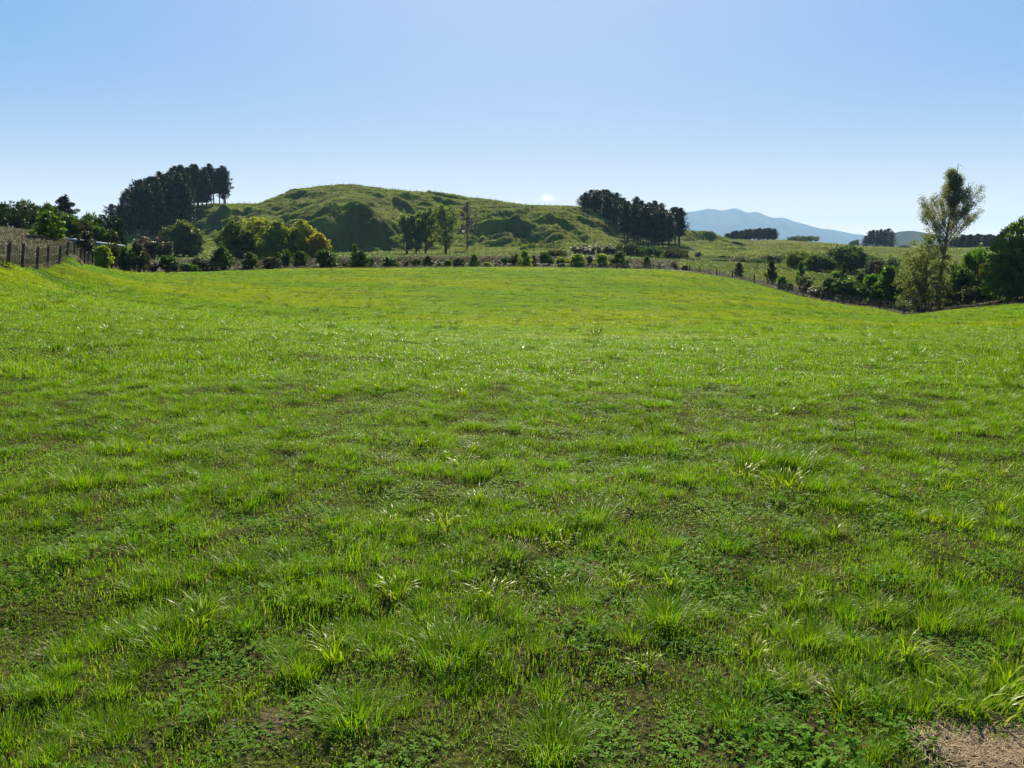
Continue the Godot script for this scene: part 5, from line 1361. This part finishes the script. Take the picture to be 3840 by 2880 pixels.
func make_small_things() -> void:
	var up := []
	for k in 3: up.append(tuft_mesh(0.13, 480, 0.05, 0.19, 0.0030, 1.4, 0))
	var wide := []
	for k in 2: wide.append(tuft_mesh(0.12, 90, 0.06, 0.20, 0.0080, 2.2, 1))
	var gm: StandardMaterial3D = mats["grass_blade"]
	for q in [
			[-2.88, 5.34, 0, 1.15, "dark grass tussock at the left, with a hollow shadow below it"],
			[-2.50, 7.02, 0, 0.9, "small dark tussock alone in the left middle paddock"],
			[0.47, 4.70, 1, 1.1, "upright dark tussock standing alone near the centre"],
			[1.87, 6.06, 2, 1.5, "biggest dark tussock right of centre, tangled with yellow blades"],
			[2.13, 5.99, 0, 1.2, "dark tussock touching the right of the biggest tussock"],
			[1.88, 5.39, 4, 1.3, "yellow green broad bladed clump below the biggest tussock"],
			[1.64, 5.72, 4, 1.1, "broad bladed yellow clump left below the biggest tussock"],
			[0.30, 3.62, 1, 0.85, "dark rounded tussock at lower centre"],
			[0.67, 3.38, 0, 1.0, "spiky tussock right of the dark rounded one"],
			[-0.25, 3.06, 2, 1.05, "long bladed tussock with pale bent blades at lower centre left"],
			[-1.40, 3.20, 0, 1.1, "tussock over the blackest shadow hollow at lower left"],
			[-0.54, 2.65, 1, 1.0, "dark green tussock near the bottom, left of centre"],
			[0.13, 2.50, 2, 0.95, "tussock at the bottom edge right of centre"],
			[0.77, 2.65, 0, 0.85, "fresh green tussock at the bottom right of centre"],
			[1.31, 2.82, 1, 0.9, "brown shadowed tussock near the lower right"],
			[1.23, 3.20, 0, 0.8, "small spiky tussock above the brown shadowed one"],
			[1.66, 2.71, 4, 1.15, "largest broad bladed yellow clump by the straw patch"],
			[1.88, 2.89, 3, 0.95, "broad bladed clump at the right edge near the straw patch"],
			[1.85, 3.38, 0, 0.9, "tussock with a dark hollow at the lower right"],
			[-1.10, 3.89, 1, 0.85, "tussock left of centre with fine upright blades"],
			[-1.38, 3.97, 0, 0.8, "low tussock just left of the fine upright one"],
			[1.18, 4.32, 2, 0.9, "low dark tussock below the yellow clumps"],
			[2.64, 4.75, 1, 0.9, "dark tussock far right in the middle paddock"],
			[3.15, 6.38, 0, 0.9, "dark tussock right of the biggest tussock"],
			[2.63, 6.93, 1, 0.8, "small dark tussock above and right of the biggest tussock"],
			[1.37, 3.64, 3, 0.7, "narrow bright bladed clump at right, above the spiky tussock"],
		]:
		var t := thing("grass_tussock", q[4], "tussock", Vector3(q[0], ground(q[0], q[1]) - 0.01, -q[1]))
		t.basis = Basis(Vector3.UP, rng.randf() * TAU).scaled(Vector3.ONE * q[3])
		part(t, "blades", up[q[2]] if q[2] < 3 else wide[q[2] - 3], gm)
	var s1411 := Acc.new(rng)
	s1411.tube([Vector3(0, -0.02, 0), Vector3(-0.02, 0.115, 0.01), Vector3(-0.045, 0.23, 0)], [0.0035, 0.003, 0.002], grey(1.0), 5)
	for k in 5: s1411.leaf(Vector3(-0.045, 0.23, 0) + s1411.unit() * 0.012, 0.02, grey(0.9))
	var t1411 := thing("weed_stalk", "thin dark dead weed stalk leaning left in the middle paddock", "weed", Vector3(1.26, ground(1.26, 7.17), -7.17))
	part(t1411, "stalk", s1411.mesh(), dull_mat("dead_stalk", Color(0.05, 0.04, 0.032)))
	var s1850 := Acc.new(rng)
	s1850.tube([Vector3(0, -0.02, 0), Vector3(-0.02, 0.125, 0.01), Vector3(-0.045, 0.25, 0)], [0.0035, 0.003, 0.002], grey(1.0), 5)
	for k in 5: s1850.leaf(Vector3(-0.045, 0.25, 0) + s1850.unit() * 0.012, 0.02, grey(0.9))
	var t1850 := thing("weed_stalk", "thin dark dead weed stalk standing upright right of the biggest tussock", "weed", Vector3(2.87, ground(2.87, 6.69), -6.69))
	part(t1850, "stalk", s1850.mesh(), dull_mat("dead_stalk", Color(0.05, 0.04, 0.032)))
	var wall := thing("wall", "long low grey wall with a pale top edge beyond the left fence", "wall", Vector3.ZERO)
	var wp := [Vector3(-64.74, 3.41, -120), Vector3(-62.37, 3.21, -119), Vector3(-60.03, 2.93, -118), Vector3(-57.71, 2.70, -117), Vector3(-54.95, 2.45, -115), Vector3(-52.48, 2.23, -113)]
	for k in wp.size() - 1:
		var a: Vector3 = wp[k]
		var b: Vector3 = wp[k + 1]
		var m := a.lerp(b, 0.5)
		var bx := BoxMesh.new()
		bx.size = Vector3(0.12, 1.3, a.distance_to(b))
		var cap := BoxMesh.new()
		cap.size = Vector3(0.26, 0.17, a.distance_to(b) - 0.02)
		var p := part(wall, "panel", bx, dull_mat("grey_boards", Color(0.16, 0.15, 0.16)))
		var bs := Basis.looking_at(b - a, Vector3.UP)
		p.transform = Transform3D(bs, m - Vector3(0, 0.82, 0))
		var c := part(wall, "capping_rail", cap, dull_mat("pale_rail", Color(0.75, 0.75, 0.72), 0.5))
		c.transform = Transform3D(bs, m - Vector3(0, 0.08, 0))
	var pole := Acc.new(rng)
	pole.tube([Vector3(0, -0.3, 0), Vector3(0, 2.91 - ground(-66.28, 150.0), 0)], [0.09, 0.08], grey(1.0), 8)
	var po := thing("marker_pole", "thin pale pole standing left of the round willow", "pole", Vector3(-66.28, ground(-66.28, 150.0), -150.0))
	part(po, "shaft", pole.mesh(), dull_mat("pale_pole", Color(0.3, 0.32, 0.33), 0.6))
	var peg := Acc.new(rng)
	var ph := maxf(-0.50 - ground(-50.73, 103.0), 0.4)
	peg.tube([Vector3(0, -0.2, 0), Vector3(0, ph, 0)], [0.13, 0.12], grey(1.0), 8)
	var pe := thing("marker_peg", "short pale peg at the far end of the left fence", "peg", Vector3(-50.73, ground(-50.73, 103.0), -103.0))
	part(pe, "shaft", peg.mesh(), dull_mat("cream_paint", Color(0.7, 0.6, 0.45), 0.6))
